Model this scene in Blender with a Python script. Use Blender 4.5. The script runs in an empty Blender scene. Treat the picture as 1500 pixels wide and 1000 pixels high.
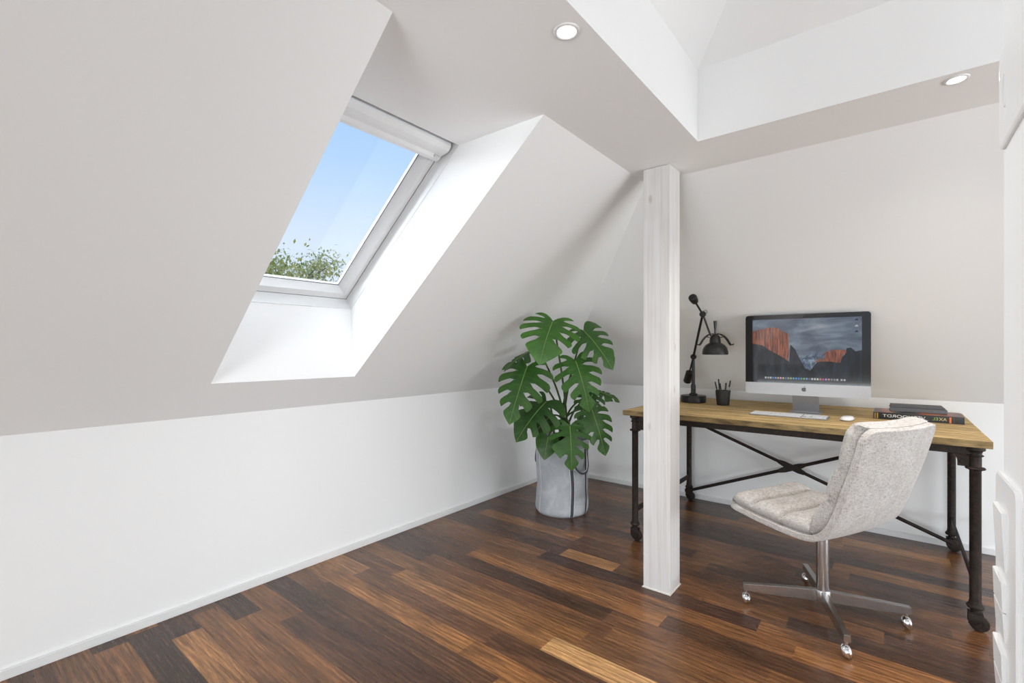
import bpy, bmesh, math, random
from math import pi, sin, cos, radians as R
from mathutils import Vector as V, Matrix, noise

random.seed(7)
sc = bpy.context.scene
col = sc.collection
sc.view_settings.view_transform = 'Standard'
sc.view_settings.look = 'None'
sc.view_settings.gamma = 1.0
sc.view_settings.use_curve_mapping = False
sc.view_settings.exposure = 0.1

# ------------------------------------------------------------------ helpers
def link(name, bm, mats, parent=None, smooth=False, loc=None):
    me = bpy.data.meshes.new(name)
    bmesh.ops.recalc_face_normals(bm, faces=bm.faces[:])
    bm.to_mesh(me); bm.free()
    o = bpy.data.objects.new(name, me)
    col.objects.link(o)
    if not isinstance(mats, (list, tuple)):
        mats = [mats]
    for m in mats:
        me.materials.append(m)
    if smooth:
        for p in me.polygons:
            p.use_smooth = True
    if parent is not None:
        o.parent = parent
    if loc is not None:
        o.location = loc
    return o

def autosmooth(o, ang=35):
    for p in o.data.polygons:
        p.use_smooth = True
    o.data.set_sharp_from_angle(angle=R(ang))
    return o

def thing(name, label, cat, loc=(0, 0, 0), rz=0.0, group=None):
    o = bpy.data.objects.new(name, None)
    col.objects.link(o)
    o.location = loc
    o.rotation_euler = (0, 0, rz)
    o.empty_display_size = 0.05
    o['label'] = label; o['category'] = cat
    if group:
        o['group'] = group
    return o

def tag(o, label, cat, group=None):
    o['label'] = label; o['category'] = cat
    if group:
        o['group'] = group
    return o

def struct(o):
    o['kind'] = 'structure'
    return o

def dup(root, loc, rz, label):
    r = root.copy(); col.objects.link(r)
    r.location = loc; r.rotation_euler = (0, 0, rz)
    if label:
        r['label'] = label
    for ch in list(root.children):
        c = ch.copy(); col.objects.link(c); c.parent = r
        for g in list(ch.children):
            d = g.copy(); col.objects.link(d); d.parent = c
    return r

def box(bm, x0, x1, y0, y1, z0, z1, mi=0, bev=0.0, seg=2):
    vs = [bm.verts.new(p) for p in ((x0, y0, z0), (x1, y0, z0), (x1, y1, z0), (x0, y1, z0),
                                    (x0, y0, z1), (x1, y0, z1), (x1, y1, z1), (x0, y1, z1))]
    fs = [bm.faces.new([vs[i] for i in q]) for q in
          ((0, 3, 2, 1), (4, 5, 6, 7), (0, 1, 5, 4), (1, 2, 6, 5), (2, 3, 7, 6), (3, 0, 4, 7))]
    for f in fs:
        f.material_index = mi
    if bev > 0:
        es = list({e for f in fs for e in f.edges})
        r = bmesh.ops.bevel(bm, geom=es, offset=bev, segments=seg, affect='EDGES', profile=0.5)
        for f in r['faces']:
            f.material_index = mi
    return vs

def quad(bm, pts, mi=0):
    f = bm.faces.new([bm.verts.new(p) for p in pts])
    f.material_index = mi
    return f

def frame_for(t):
    t = t.normalized()
    a = V((0, 0, 1)) if abs(t.z) < 0.9 else V((1, 0, 0))
    u = t.cross(a).normalized()
    return u, t.cross(u).normalized()

def tube(bm, pts, rad, n=12, mi=0, cap=True):
    pts = [V(p) for p in pts]
    if not isinstance(rad, (list, tuple)):
        rad = [rad] * len(pts)
    rings = []
    u = None
    for i, p in enumerate(pts):
        t = (pts[min(i + 1, len(pts) - 1)] - pts[max(i - 1, 0)])
        if t.length < 1e-9:
            t = V((0, 0, 1))
        t.normalize()
        if u is None:
            u, w = frame_for(t)
        else:
            u = (u - t * u.dot(t)).normalized()
            w = t.cross(u).normalized()
        rings.append([bm.verts.new(p + (u * cos(2 * pi * k / n) + w * sin(2 * pi * k / n)) * rad[i]) for k in range(n)])
    for a, b in zip(rings, rings[1:]):
        for k in range(n):
            f = bm.faces.new((a[k], a[(k + 1) % n], b[(k + 1) % n], b[k])); f.material_index = mi
    if cap:
        f = bm.faces.new(rings[0][::-1]); f.material_index = mi
        f = bm.faces.new(rings[-1]); f.material_index = mi

def lathe(bm, prof, c=(0, 0, 0), n=32, axis=None, mi=0):
    """prof: list of (r, h) along the axis (default +Z) from c"""
    c = V(c)
    ax = V(axis).normalized() if axis is not None else V((0, 0, 1))
    u, w = frame_for(ax)
    rings = []
    for r, h in prof:
        if r < 1e-6:
            rings.append([bm.verts.new(c + ax * h)])
        else:
            rings.append([bm.verts.new(c + ax * h + (u * cos(2 * pi * k / n) + w * sin(2 * pi * k / n)) * r) for k in range(n)])
    for a, b in zip(rings, rings[1:]):
        if len(a) == 1 and len(b) == 1:
            continue
        for k in range(n):
            k2 = (k + 1) % n
            if len(a) == 1:
                f = bm.faces.new((a[0], b[k], b[k2]))
            elif len(b) == 1:
                f = bm.faces.new((a[k], a[k2], b[0]))
            else:
                f = bm.faces.new((a[k], a[k2], b[k2], b[k]))
            f.material_index = mi

def spline(P, n):
    """Catmull-Rom through P, n points per span"""
    P = [V(p) for p in P]
    out = []
    for i in range(len(P) - 1):
        a = P[i - 1] if i > 0 else P[0] * 2 - P[1]
        b, c_ = P[i], P[i + 1]
        d = P[i + 2] if i + 2 < len(P) else P[-1] * 2 - P[-2]
        for k in range(n):
            t = k / n
            out.append(0.5 * ((2 * b) + (c_ - a) * t + (2 * a - 5 * b + 4 * c_ - d) * t * t + (3 * b - a - 3 * c_ + d) * t ** 3))
    out.append(P[-1])
    return out

# ------------------------------------------------------------------ materials
class NT:
    def __init__(s, name):
        s.m = bpy.data.materials.new(name); s.m.use_nodes = True
        s.t = s.m.node_tree; s.n = s.t.nodes; s.l = s.t.links
        s.b = s.n['Principled BSDF']; s.out = s.n['Material Output']
    def add(s, ty, **kw):
        n = s.n.new(ty)
        for k, v in kw.items():
            setattr(n, k, v)
        return n
    def mapping(s, src, scale=(1, 1, 1), rot=(0, 0, 0)):
        mp = s.add('ShaderNodeMapping')
        mp.inputs['Scale'].default_value = scale
        mp.inputs['Rotation'].default_value = rot
        s.l.new(src, mp.inputs['Vector'])
        return mp.outputs[0]
    def noise(s, vec, scale, detail=4, rough=.55, dist=0.0):
        n = s.add('ShaderNodeTexNoise')
        n.inputs['Scale'].default_value = scale
        n.inputs['Detail'].default_value = detail
        n.inputs['Roughness'].default_value = rough
        n.inputs['Distortion'].default_value = dist
        if vec is not None:
            s.l.new(vec, n.inputs['Vector'])
        return n.outputs[0]
    def ramp(s, fac, stops, interp='LINEAR'):
        r = s.add('ShaderNodeValToRGB')
        r.color_ramp.interpolation = interp
        e = r.color_ramp.elements
        while len(e) < len(stops):
            e.new(0.5)
        for i, (p, c) in enumerate(stops):
            e[i].position = p
            e[i].color = (c[0], c[1], c[2], 1) if not isinstance(c, (int, float)) else (c, c, c, 1)
        s.l.new(fac, r.inputs[0])
        return r.outputs[0]
    def mix(s, fac, a, b, mode='MIX'):
        n = s.add('ShaderNodeMix', data_type='RGBA', blend_type=mode)
        for i, v in ((0, fac), (6, a), (7, b)):
            if isinstance(v, (int, float)):
                n.inputs[i].default_value = v
            elif isinstance(v, tuple):
                n.inputs[i].default_value = (v[0], v[1], v[2], 1)
            else:
                s.l.new(v, n.inputs[i])
        return n.outputs[2]
    def math(s, op, a, b=0.0):
        n = s.add('ShaderNodeMath', operation=op)
        for i, v in ((0, a), (1, b)):
            if isinstance(v, (int, float)):
                n.inputs[i].default_value = v
            else:
                s.l.new(v, n.inputs[i])
        return n.outputs[0]
    def bump(s, h, strength=.2, dist=.01):
        n = s.add('ShaderNodeBump')
        n.inputs['Strength'].default_value = strength
        n.inputs['Distance'].default_value = dist
        s.l.new(h, n.inputs['Height'])
        s.l.new(n.outputs[0], s.b.inputs['Normal'])
    def obj(s):
        return s.add('ShaderNodeTexCoord').outputs['Object']
    def set(s, color=None, rough=None, metal=None, spec=None, coat=None, coatr=None):
        for k, v in (('Base Color', color), ('Roughness', rough), ('Metallic', metal), ('Specular IOR Level', spec),
                     ('Coat Weight', coat), ('Coat Roughness', coatr)):
            if v is None:
                continue
            if isinstance(v, (int, float)):
                s.b.inputs[k].default_value = v
            elif isinstance(v, tuple):
                s.b.inputs[k].default_value = (v[0], v[1], v[2], 1)
            else:
                s.l.new(v, s.b.inputs[k])
        return s

def plain(name, color, rough=.5, metal=0.0, spec=None, var=0.06, scale=30):
    t = NT(name)
    f = t.noise(t.obj(), scale, 3)
    c = t.ramp(f, [(.3, tuple(x * (1 - var) for x in color)), (.7, tuple(min(1, x * (1 + var)) for x in color))])
    t.set(c, rough, metal, spec)
    return t.m

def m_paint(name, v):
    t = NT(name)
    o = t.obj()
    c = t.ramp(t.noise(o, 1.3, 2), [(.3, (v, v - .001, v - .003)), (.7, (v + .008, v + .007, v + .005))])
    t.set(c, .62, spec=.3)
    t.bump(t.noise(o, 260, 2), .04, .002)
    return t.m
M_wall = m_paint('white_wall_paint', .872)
M_paint_lit = m_paint('white_paint_lit', .95)  # same finish as the walls, whitened to stand in for missing light
M_trim = plain('white_gloss_trim', (.78, .78, .775), .3, var=.01)
M_sash = plain('white_window_lacquer', (.84, .84, .84), .35, var=.01)
M_plastic = plain('white_switch_plastic', (.86, .86, .86), .3, var=.01)
M_plastic_grey = plain('pale_grey_switch_plastic', (.66, .66, .66), .4, var=.01)
M_gasket = plain('grey_window_gasket', (.2, .2, .21), .5)

def m_floor():
    t = NT('oiled_wood_planks')
    at = t.add('ShaderNodeAttribute', attribute_name='plank')
    sep = t.add('ShaderNodeSeparateColor'); t.l.new(at.outputs['Color'], sep.inputs[0])
    tone, seed, hue = sep.outputs[0], sep.outputs[1], sep.outputs[2]
    o = t.obj()
    comb = t.add('ShaderNodeCombineXYZ')
    t.l.new(t.math('MULTIPLY', seed, 37.0), comb.inputs[0])
    t.l.new(t.math('MULTIPLY', seed, 91.0), comb.inputs[1])
    t.l.new(t.math('MULTIPLY', seed, 53.0), comb.inputs[2])
    add = t.add('ShaderNodeVectorMath', operation='ADD')
    t.l.new(o, add.inputs[0]); t.l.new(comb.outputs[0], add.inputs[1])
    v = add.outputs[0]
    # broad figure along the plank, fine grain, pores
    broad = t.noise(t.mapping(v, (1.6, 11, 1)), 1.0, 4, .6, 1.4)
    wv = t.add('ShaderNodeTexWave', wave_type='BANDS', bands_direction='Y')
    wv.inputs['Scale'].default_value = 9; wv.inputs['Distortion'].default_value = 7
    wv.inputs['Detail'].default_value = 3; wv.inputs['Detail Scale'].default_value = 1.2
    t.l.new(t.mapping(v, (.35, 1.5, 1)), wv.inputs['Vector'])
    fine = t.noise(t.mapping(v, (7, 170, 1)), 1.0, 5, .65)
    pore = t.noise(t.mapping(v, (26, 420, 1)), 1.0, 2, .5)
    blot = t.noise(t.mapping(v, (3, 9, 1)), 1.0, 3, .6, .6)
    base = t.ramp(tone, [(0.0, (.046, .026, .017)), (.2, (.092, .044, .023)), (.4, (.185, .085, .035)),
                         (.6, (.33, .148, .050)), (.8, (.50, .25, .095)), (1.0, (.72, .42, .18))])
    red = t.mix(t.math('MULTIPLY', hue, .35), base, (.115, .046, .03))
    c = t.mix(1.0, red, t.ramp(broad, [(.25, (.50, .47, .45)), (.5, (1, 1, 1)), (.78, (1.5, 1.45, 1.34))]), 'MULTIPLY')
    c = t.mix(.6, c, t.ramp(wv.outputs[0], [(0, (.62, .58, .55)), (.5, (1, 1, 1)), (1, (1.2, 1.18, 1.15))]), 'MULTIPLY')
    c = t.mix(.95, c, t.ramp(fine, [(.33, (.46, .43, .40)), (.52, (1.03, 1.03, 1.03)), (.7, (1.5, 1.46, 1.38))]), 'MULTIPLY')
    c = t.mix(1.0, c, t.ramp(pore, [(.3, (.6, .58, .55)), (.45, (1, 1, 1))]), 'MULTIPLY')
    c = t.mix(.7, c, t.ramp(blot, [(.3, (.62, .6, .58)), (.5, (1, 1, 1)), (.8, (1.15, 1.15, 1.12))]), 'MULTIPLY')
    uv = t.add('ShaderNodeUVMap', uv_map='edge')
    sx = t.add('ShaderNodeSeparateXYZ'); t.l.new(uv.outputs[0], sx.inputs[0])
    d = t.math('ABSOLUTE', t.math('SUBTRACT', sx.outputs[1], .5))
    seam = t.ramp(d, [(.485, 1.0), (.497, .45)])
    c = t.mix(1.0, c, seam, 'MULTIPLY')
    rg = t.ramp(fine, [(.3, .34), (.7, .24)])
    t.set(c, rg, spec=.5)
    hgt = t.mix(.5, fine, pore)
    t.bump(hgt, .12, .003)
    return t.m
M_floor = m_floor()

def m_post():
    t = NT('white_glazed_pine')
    o = t.obj()
    g = t.noise(t.mapping(o, (60, 60, 1.3)), 1.0, 4, .6, .4)
    c = t.ramp(g, [(.3, (.63, .605, .59)), (.6, (.73, .715, .705)), (.8, (.78, .77, .765))])
    vo = t.add('ShaderNodeTexVoronoi'); vo.inputs['Scale'].default_value = 1
    t.l.new(t.mapping(o, (9, 9, 4.6)), vo.inputs['Vector'])
    k = t.ramp(vo.outputs['Distance'], [(.05, (.62, .56, .52)), (.13, (1, 1, 1))])
    c = t.mix(.55, c, k, 'MULTIPLY')
    st = t.noise(t.mapping(o, (7, 7, 3)), 1.0, 2)
    c = t.mix(1.0, c, t.ramp(st, [(.28, (.93, .91, .90)), (.5, (1, 1, 1))]), 'MULTIPLY')
    t.set(c, .45, spec=.4)
    t.bump(g, .1, .003)
    return t.m
M_post = m_post()

def m_desk():
    t = NT('rough_sawn_oak')
    o = t.obj()
    g1 = t.noise(t.mapping(o, (1.6, 34, 12)), 1.0, 6, .65, 1.0)
    g2 = t.noise(t.mapping(o, (12, 150, 60)), 1.0, 4, .65)
    bl = t.noise(t.mapping(o, (2.2, 7, 5)), 1.0, 3)
    c = t.ramp(g1, [(.30, (.17, .10, .04)), (.43, (.46, .31, .13)), (.56, (.70, .50, .23)), (.72, (.86, .67, .37))])
    c = t.mix(.9, c, t.ramp(g2, [(.33, (.42, .38, .32)), (.5, (1, 1, 1)), (.68, (1.3, 1.27, 1.2))]), 'MULTIPLY')
    c = t.mix(.8, c, t.ramp(bl, [(.3, (.68, .66, .62)), (.55, (1, 1, 1)), (.75, (1.12, 1.1, 1.05))]), 'MULTIPLY')
    # board joints along the length
    sx = t.add('ShaderNodeSeparateXYZ'); t.l.new(o, sx.inputs[0])
    fr = t.math('FRACT', t.math('DIVIDE', sx.outputs[1], .186))
    j = t.ramp(t.math('ABSOLUTE', t.math('SUBTRACT', fr, .5)), [(.475, 1.0), (.495, .42)])
    c = t.mix(1.0, c, j, 'MULTIPLY')
    t.set(c, .6, spec=.3)
    t.bump(g2, .5, .004)
    return t.m
M_desk = m_desk()

def m_iron():
    t = NT('dark_rusted_iron')
    o = t.obj()
    f = t.noise(o, 45, 6, .7)
    c = t.ramp(f, [(.35, (.015, .0115, .010)), (.55, (.030, .021, .0175)), (.72, (.065, .036, .025))])
    t.set(c, t.ramp(f, [(.3, .45), (.7, .7)]), .2, spec=.25)
    t.bump(t.noise(o, 220, 3), .25, .002)
    return t.m
M_iron = m_iron()

def m_fabric():
    t = NT('beige_woven_fabric')
    o = t.obj()
    a = t.noise(t.mapping(o, (60, 60, 320)), 1.0, 3, .6)
    b = t.noise(t.mapping(o, (330, 330, 60)), 1.0, 3, .6)
    w = t.mix(.5, a, b)
    c = t.ramp(w, [(.34, (.22, .20, .185)), (.45, (.46, .43, .405)), (.57, (.58, .552, .527)), (.68, (.68, .655, .63))])
    big = t.noise(o, 14, 3)
    c = t.mix(1.0, c, t.ramp(big, [(.35, (.93, .91, .90)), (.6, (1.04, 1.04, 1.04))]), 'MULTIPLY')
    t.set(c, .9, spec=.15)
    t.b.inputs['Sheen Weight'].default_value = .25
    t.bump(w, .35, .003)
    return t.m
M_fab = m_fabric()

def m_brushed():
    t = NT('brushed_steel')
    o = t.obj()
    f = t.noise(t.mapping(o, (30, 30, 200)), 1.0, 3)
    t.set(t.ramp(f, [(.3, (.52, .515, .51)), (.7, (.62, .615, .61))]), .27, 1.0)
    return t.m
M_steel = m_brushed()
M_chrome = plain('chrome', (.78, .78, .79), .07, 1.0, var=.01)
M_alu = plain('silver_aluminium', (.36, .37, .39), .38, .85, var=.02)
M_alu_white = plain('pale_aluminium_front', (.40, .40, .415), .42, .2, var=.01)
M_black = plain('satin_black_metal', (.022, .021, .020), .33, .35, var=.1)
M_blackplastic = plain('black_plastic', (.018, .018, .018), .5, var=.1)
M_key = plain('white_keycap', (.90, .91, .93), .4, var=.01)
M_mouse = plain('glossy_white_shell', (.86, .86, .88), .15, var=.01)
M_logo = plain('black_emblem', (.006, .006, .007), .3, var=.02)
M_bezel = plain('black_glass_border', (.012, .012, .013), .06, var=.02)

def m_leaf():
    t = NT('monstera_leaf')
    uv = t.add('ShaderNodeUVMap', uv_map='leaf')
    sx = t.add('ShaderNodeSeparateXYZ'); t.l.new(uv.outputs[0], sx.inputs[0])
    u, s = sx.outputs[0], sx.outputs[1]
    at = t.add('ShaderNodeAttribute', attribute_name='tint')
    sep = t.add('ShaderNodeSeparateColor'); t.l.new(at.outputs['Color'], sep.inputs[0])
    base = t.mix(sep.outputs[0], (.020, .058, .017), (.050, .152, .022))
    edge = t.ramp(s, [(.0, (.85, .9, .95)), (.5, (1, 1, 1)), (1.0, (1.22, 1.18, 1.0))])
    c = t.mix(1.0, base, edge, 'MULTIPLY')
    o = t.obj()
    c = t.mix(.8, c, t.ramp(t.noise(o, 24, 4), [(.3, (.72, .76, .74)), (.6, (1.1, 1.08, 1.05))]), 'MULTIPLY')
    vein = t.ramp(t.math('ABSOLUTE', t.math('SUBTRACT', u, .5)), [(.0, 1.0), (.045, 0.0)])
    c = t.mix(t.math('MULTIPLY', vein, .28), c, (.14, .26, .055))
    t.set(c, .42, spec=.4)
    t.bump(t.noise(t.mapping(o, (1, 1, 1)), 60, 3), .1, .003)
    tr = t.add('ShaderNodeBsdfTranslucent')
    t.l.new(t.mix(.5, c, (.12, .28, .03)), tr.inputs[0])
    mx = t.add('ShaderNodeMixShader'); mx.inputs[0].default_value = .12
    t.l.new(t.b.outputs[0], mx.inputs[1]); t.l.new(tr.outputs[0], mx.inputs[2])
    t.l.new(mx.outputs[0], t.out.inputs[0])
    return t.m
M_leaf = m_leaf()
M_midrib = plain('leaf_midrib', (.17, .27, .06), .5)
M_stem = plain('green_stem', (.06, .11, .025), .5, var=.2)
M_soil = plain('dark_soil', (.03, .022, .016), .95, var=.3)

def m_bag():
    t = NT('grey_canvas_bag')
    o = t.obj()
    f = t.noise(o, 9, 6, .65, .8)
    g = t.noise(o, 300, 2)
    c = t.ramp(f, [(.3, (.36, .375, .40)), (.55, (.45, .465, .49)), (.75, (.56, .575, .60))])
    c = t.mix(.5, c, t.ramp(g, [(.3, (.85, .85, .85)), (.7, (1.1, 1.1, 1.1))]), 'MULTIPLY')
    t.set(c, .8, spec=.2)
    t.bump(g, .2, .002)
    return t.m
M_bag = m_bag()
M_band = plain('dark_webbing', (.055, .057, .068), .75, var=.2, scale=120)
M_bandlight = plain('pale_stitching', (.66, .66, .70), .75, var=.05)

def m_emit(name, color, strength):
    t = NT(name)
    e = t.add('ShaderNodeEmission')
    e.inputs[0].default_value = (*color, 1); e.inputs[1].default_value = strength
    t.l.new(e.outputs[0], t.out.inputs[0])
    return t.m
M_lens = m_emit('lit_downlight_lens', (1, .965, .9), 6.0)

def m_glass():
    t = NT('window_glass')
    tr = t.add('ShaderNodeBsdfTransparent')
    gl = t.add('ShaderNodeBsdfGlossy'); gl.inputs['Roughness'].default_value = .01
    fr = t.add('ShaderNodeFresnel'); fr.inputs[0].default_value = 1.2
    mx = t.add('ShaderNodeMixShader')
    t.l.new(fr.outputs[0], mx.inputs[0]); t.l.new(tr.outputs[0], mx.inputs[1]); t.l.new(gl.outputs[0], mx.inputs[2])
    t.l.new(mx.outputs[0], t.out.inputs[0])
    return t.m
M_glass = m_glass()

# ------------------------------------------------------------------ room shell
XL, YB, K, H = -2.525, 3.918, .886, 2.109          # left knee wall, back knee wall, knee height, ceiling
XC, YC = -1.048, 2.479                             # where the slopes meet the ceiling
XR, YF = 4.6, -4.4                                 # unseen far right and front, set distant to even the light
RX0, RY1, U = -.66, 2.123, 2.419                   # raised part of the ceiling
RX1, RY0 = 1.9, -.6
SY0, SY1, SZ = .795, 1.506, 1.051                  # roof window opening in the left slope
sl = (H - K) / (XC - XL)
slb = (H - K) / (YB - YC)
def zsl(x): return K + sl * (x - XL)
SX = XL + (SZ - K) / sl

def wall(name, polys, mat=None):
    bm = bmesh.new()
    for p in polys:
        quad(bm, p)
    bmesh.ops.remove_doubles(bm, verts=bm.verts[:], dist=1e-5)
    o = link(name, bm, mat or M_wall)
    return struct(o)

# knee walls carry a top edge, slopes start there
wall('wall_left', [[(XL, YF, 0), (XL, YB, 0), (XL, YB, K), (XL, YF, K)]])
wall('ceiling_left', [[(XL, YF, K), (XL, YB, K), (SX, YB - (SZ - K) / slb, SZ), (SX, YF, SZ)],
                      [(SX, YF, SZ), (SX, SY0, SZ), (XC, SY0, H), (XC, YF, H)],
                      [(SX, SY1, SZ), (SX, YB - (SZ - K) / slb, SZ), (XC, YC, H), (XC, SY1, H)]])
wall('wall_back', [[(XL, YB, 0), (XR, YB, 0), (XR, YB, K), (XL, YB, K)]])
wall('ceiling_back', [[(XL, YB, K), (XR, YB, K), (XR, YC, H), (XC, YC, H)]])
# ceiling ring around the raised part, its upstand and the hipped slopes above it
apx = .62
hx = (RY1 - RY0) / 2
zt_ = U + .9 * apx
def ring(a, b):
    return [[a[i], a[(i + 1) % 4], b[(i + 1) % 4], b[i]] for i in range(4)]
r0 = [(XC, YF, H), (XR, YF, H), (XR, YC, H), (XC, YC, H)]
r1 = [(RX0, RY0, H), (RX1, RY0, H), (RX1, RY1, H), (RX0, RY1, H)]
r2 = [(RX0, RY0, U), (RX1, RY0, U), (RX1, RY1, U), (RX0, RY1, U)]
r3 = [(RX0 + apx, RY0 + apx, zt_), (RX1 - apx, RY0 + apx, zt_), (RX1 - apx, RY1 - apx, zt_), (RX0 + apx, RY1 - apx, zt_)]
WX0, WX1 = -2.362, -1.513                          # room-side plane of the roof window
ceil = wall('ceiling', ring(r0, r1) + ring(r1, r2) + ring(r2, r3) + [r3], M_paint_lit)
ceil.data.materials.append(M_wall)  # upstand and hips left unbrightened, so their dimmer light is in the tone
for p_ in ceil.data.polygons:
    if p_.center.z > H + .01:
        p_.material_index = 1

# window reveal lining
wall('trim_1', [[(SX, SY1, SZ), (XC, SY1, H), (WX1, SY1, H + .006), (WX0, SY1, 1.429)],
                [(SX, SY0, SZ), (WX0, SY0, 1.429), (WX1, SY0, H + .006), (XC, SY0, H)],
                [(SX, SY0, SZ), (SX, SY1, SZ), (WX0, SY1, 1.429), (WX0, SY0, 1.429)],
                [(XC, SY0, H), (WX1, SY0, H + .006), (WX1, SY1, H + .006), (XC, SY1, H)]], M_paint_lit)  # reveal shares the paint whitened in place of light

# unseen right and front walls, wide openings added to let light in
wall('wall_right', [[(XR, YF, 0), (XR, YB, 0), (XR, YB, .5), (XR, YF, .5)],
                    [(XR, YF, 2.0), (XR, YB, 2.0), (XR, YB, H), (XR, YF, H)],
                    [(XR, 3.5, .5), (XR, YB, .5), (XR, YB, 2.0), (XR, 3.5, 2.0)],
                    [(XR, YF, .5), (XR, -3.0, .5), (XR, -3.0, 2.0), (XR, YF, 2.0)]])
wall('wall_front', [[(XL, YF, 0), (XR, YF, 0), (XR, YF, .25), (XL, YF, .25)],
                    [(-1.0, YF, 2.0), (XR, YF, 2.0), (XR, YF, H), (-1.0, YF, H)],
                    [(XL, YF, .25), (-2.2, YF, .25), (-2.2, YF, K), (XL, YF, K)],
                    [(XL, YF, K), (-1.0, YF, K), (-1.0, YF, H), (XC, YF, H)],
                    [(2.6, YF, .25), (XR, YF, .25), (XR, YF, 2.0), (2.6, YF, 2.0)]])

# end of a partition right beside the viewpoint
PX, PY = .11, .85
bm = bmesh.new(); box(bm, PX, PX + .13, -1.0, PY, 0, H, bev=.003)
struct(link('wall_partition', bm, M_wall))

# skirting
bm = bmesh.new()
box(bm, XL, XL + .013, YF, YB, 0, .036, bev=.002)
struct(link('baseboard_left', bm, M_trim))
bm = bmesh.new()
box(bm, XL + .013, XR, YB - .013, YB, 0, .036, bev=.002)
struct(link('baseboard_back', bm, M_trim))

# floor: one mesh of planks, each with its own tone
PITCH, Y0 = .1125, .648
D_, R_, M_, O_, L_, B_ = .08, .25, .42, .6, .78, .97
rows = {
    -5: [(-2.1, O_), (-1.0, M_)], -4: [(-2.3, R_), (9, M_)], -3: [(-1.9, M_), (9, D_)],
    -2: [(-2.45, D_), (-1.2, O_), (9, M_)],
    -1: [(-2.49, O_), (-1.6, D_), (9, M_)],
    0: [(-2.324, D_), (-1.1, .70), (9, M_)],
    1: [(-2.46, R_), (-1.35, .47), (9, O_)],
    2: [(-2.268, D_), (-1.35, .52), (9, M_)],
    3: [(-2.105, .56), (-1.0, R_), (9, M_)],
    4: [(-1.25, .16), (-.3, R_), (9, M_)],
    5: [(-2.27, M_), (-1.12, R_), (9, O_)],
    6: [(-1.338, .60), (-.4, .55), (9, R_)],
    7: [(-2.235, .76), (-1.3, .36), (-.5, R_), (9, M_)],
    8: [(-2.07, .4), (-1.098, .70), (-.55, B_), (9, M_)],
    9: [(-1.0, .45), (-.2, .38), (9, D_)],
    10: [(-2.097, .15), (-.934, .40), (-.1, .42), (9, R_)],
    11: [(-1.0, .17), (-.35, .36), (9, M_)],
    12: [(-1.944, .25), (-.789, .56), (-.086, .2), (9, R_)],
    13: [(-1.245, .38), (-.30, .5), (.5, .58), (9, M_)],
    14: [(-1.6, .42), (-.449, .06), (.4, .58), (9, M_)],
    15: [(-1.517, .2), (-1.18, .80), (-.357, .44), (.6, .12), (9, M_)],
    16: [(-2.0, .25), (-1.18, .3), (-.023, .46), (9, .08)],
    17: [(-2.37, .2), (-1.55, .62), (-.6, .3), (.3, .36), (9, R_)],
    18: [(-1.7, .15), (-.8, .4), (.2, .22), (9, M_)],
    19: [(-2.0, .3), (-.9, .15), (.35, .4), (9, D_)],
    20: [(-1.5, .2), (-.4, .42), (9, .2)],
    21: [(-1.8, .4), (-.173, .3), (9, .07)],
    22: [(-1.1, .2), (-.252, .1), (9, .62)],
    23: [(-1.6, .25), (-.2, .15), (9, .12)],
}
bm = bmesh.new()
cl = bm.loops.layers.float_color.new('plank')
ul = bm.loops.layers.uv.new('edge')
nmin = int((YF - .1 - Y0) // PITCH); nmax = int((YB + .05 - Y0) // PITCH) + 1
rnd = random.Random(3)
for n in range(nmin, nmax):
    ya, yb = Y0 + n * PITCH, Y0 + (n + 1) * PITCH
    spec = rows.get(n)
    segs = []
    x = XL - .05
    if spec:
        for xe, tone in spec:
            xe = min(xe, XR + .05)
            if xe - x > 1.5 and tone is spec[-1][1]:
                while xe - x > 1.2:
                    segs.append((x, x + .9, tone)); x += .9; tone = rnd.choice([D_, R_, M_, M_, O_])
            segs.append((x, xe, tone)); x = xe
        if x < XR:
            segs.append((x, XR + .05, R_))
    else:
        x -= rnd.random() * .6
        while x < XR:
            l = rnd.uniform(.45, 1.15)
            segs.append((x, x + l, rnd.choice([D_, R_, M_, M_, O_, L_]) + rnd.uniform(-.05, .05))); x += l
    for a, b, tone in segs:
        f = quad(bm, [(a, ya, 0), (b, ya, 0), (b, yb, 0), (a, yb, 0)])
        sd, hu = rnd.random(), rnd.random()
        for lp, uvc in zip(f.loops, ((0, 0), (1, 0), (1, 1), (0, 1))):
            lp[cl] = (max(0, min(1, tone)), sd, hu, 1); lp[ul].uv = uvc
floor = struct(link('floor', bm, M_floor))

# ------------------------------------------------------------------ roof window (setting)
wd = V((WX1 - WX0, 0, H + .006 - 1.429)).normalized()        # up along the roof
wn = V((-wd.z, 0, wd.x))                                      # outwards
W0 = V((WX0, 0, 1.429))
WL = (V((WX1, 0, H + .006)) - W0).length
def wp(a, y, o):
    p = W0 + wd * a + wn * o
    return V((p.x, y, p.z))
def wbox(bm, a0, a1, y0, y1, o0, o1, mi=0, bev=0.0):
    vs = box(bm, 0, 1, 0, 1, 0, 1, mi) if bev == 0 else None
    pts = [(a0, y0, o0), (a1, y0, o0), (a1, y1, o0), (a0, y1, o0), (a0, y0, o1), (a1, y0, o1), (a1, y1, o1), (a0, y1, o1)]
    if vs:
        for v, p in zip(vs, pts):
            v.co = wp(*p)
def wring(bm, outer, inner, mi=0):
    """outer/inner: (a0,a1,y0,y1,o)"""
    def cs(t):
        a0, a1, y0, y1, o = t
        return [bm.verts.new(wp(a0, y0, o)), bm.verts.new(wp(a1, y0, o)), bm.verts.new(wp(a1, y1, o)), bm.verts.new(wp(a0, y1, o))]
    A, B = cs(outer), cs(inner)
    for i in range(4):
        f = bm.faces.new((A[i], A[(i + 1) % 4], B[(i + 1) % 4], B[i])); f.material_index = mi
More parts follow.
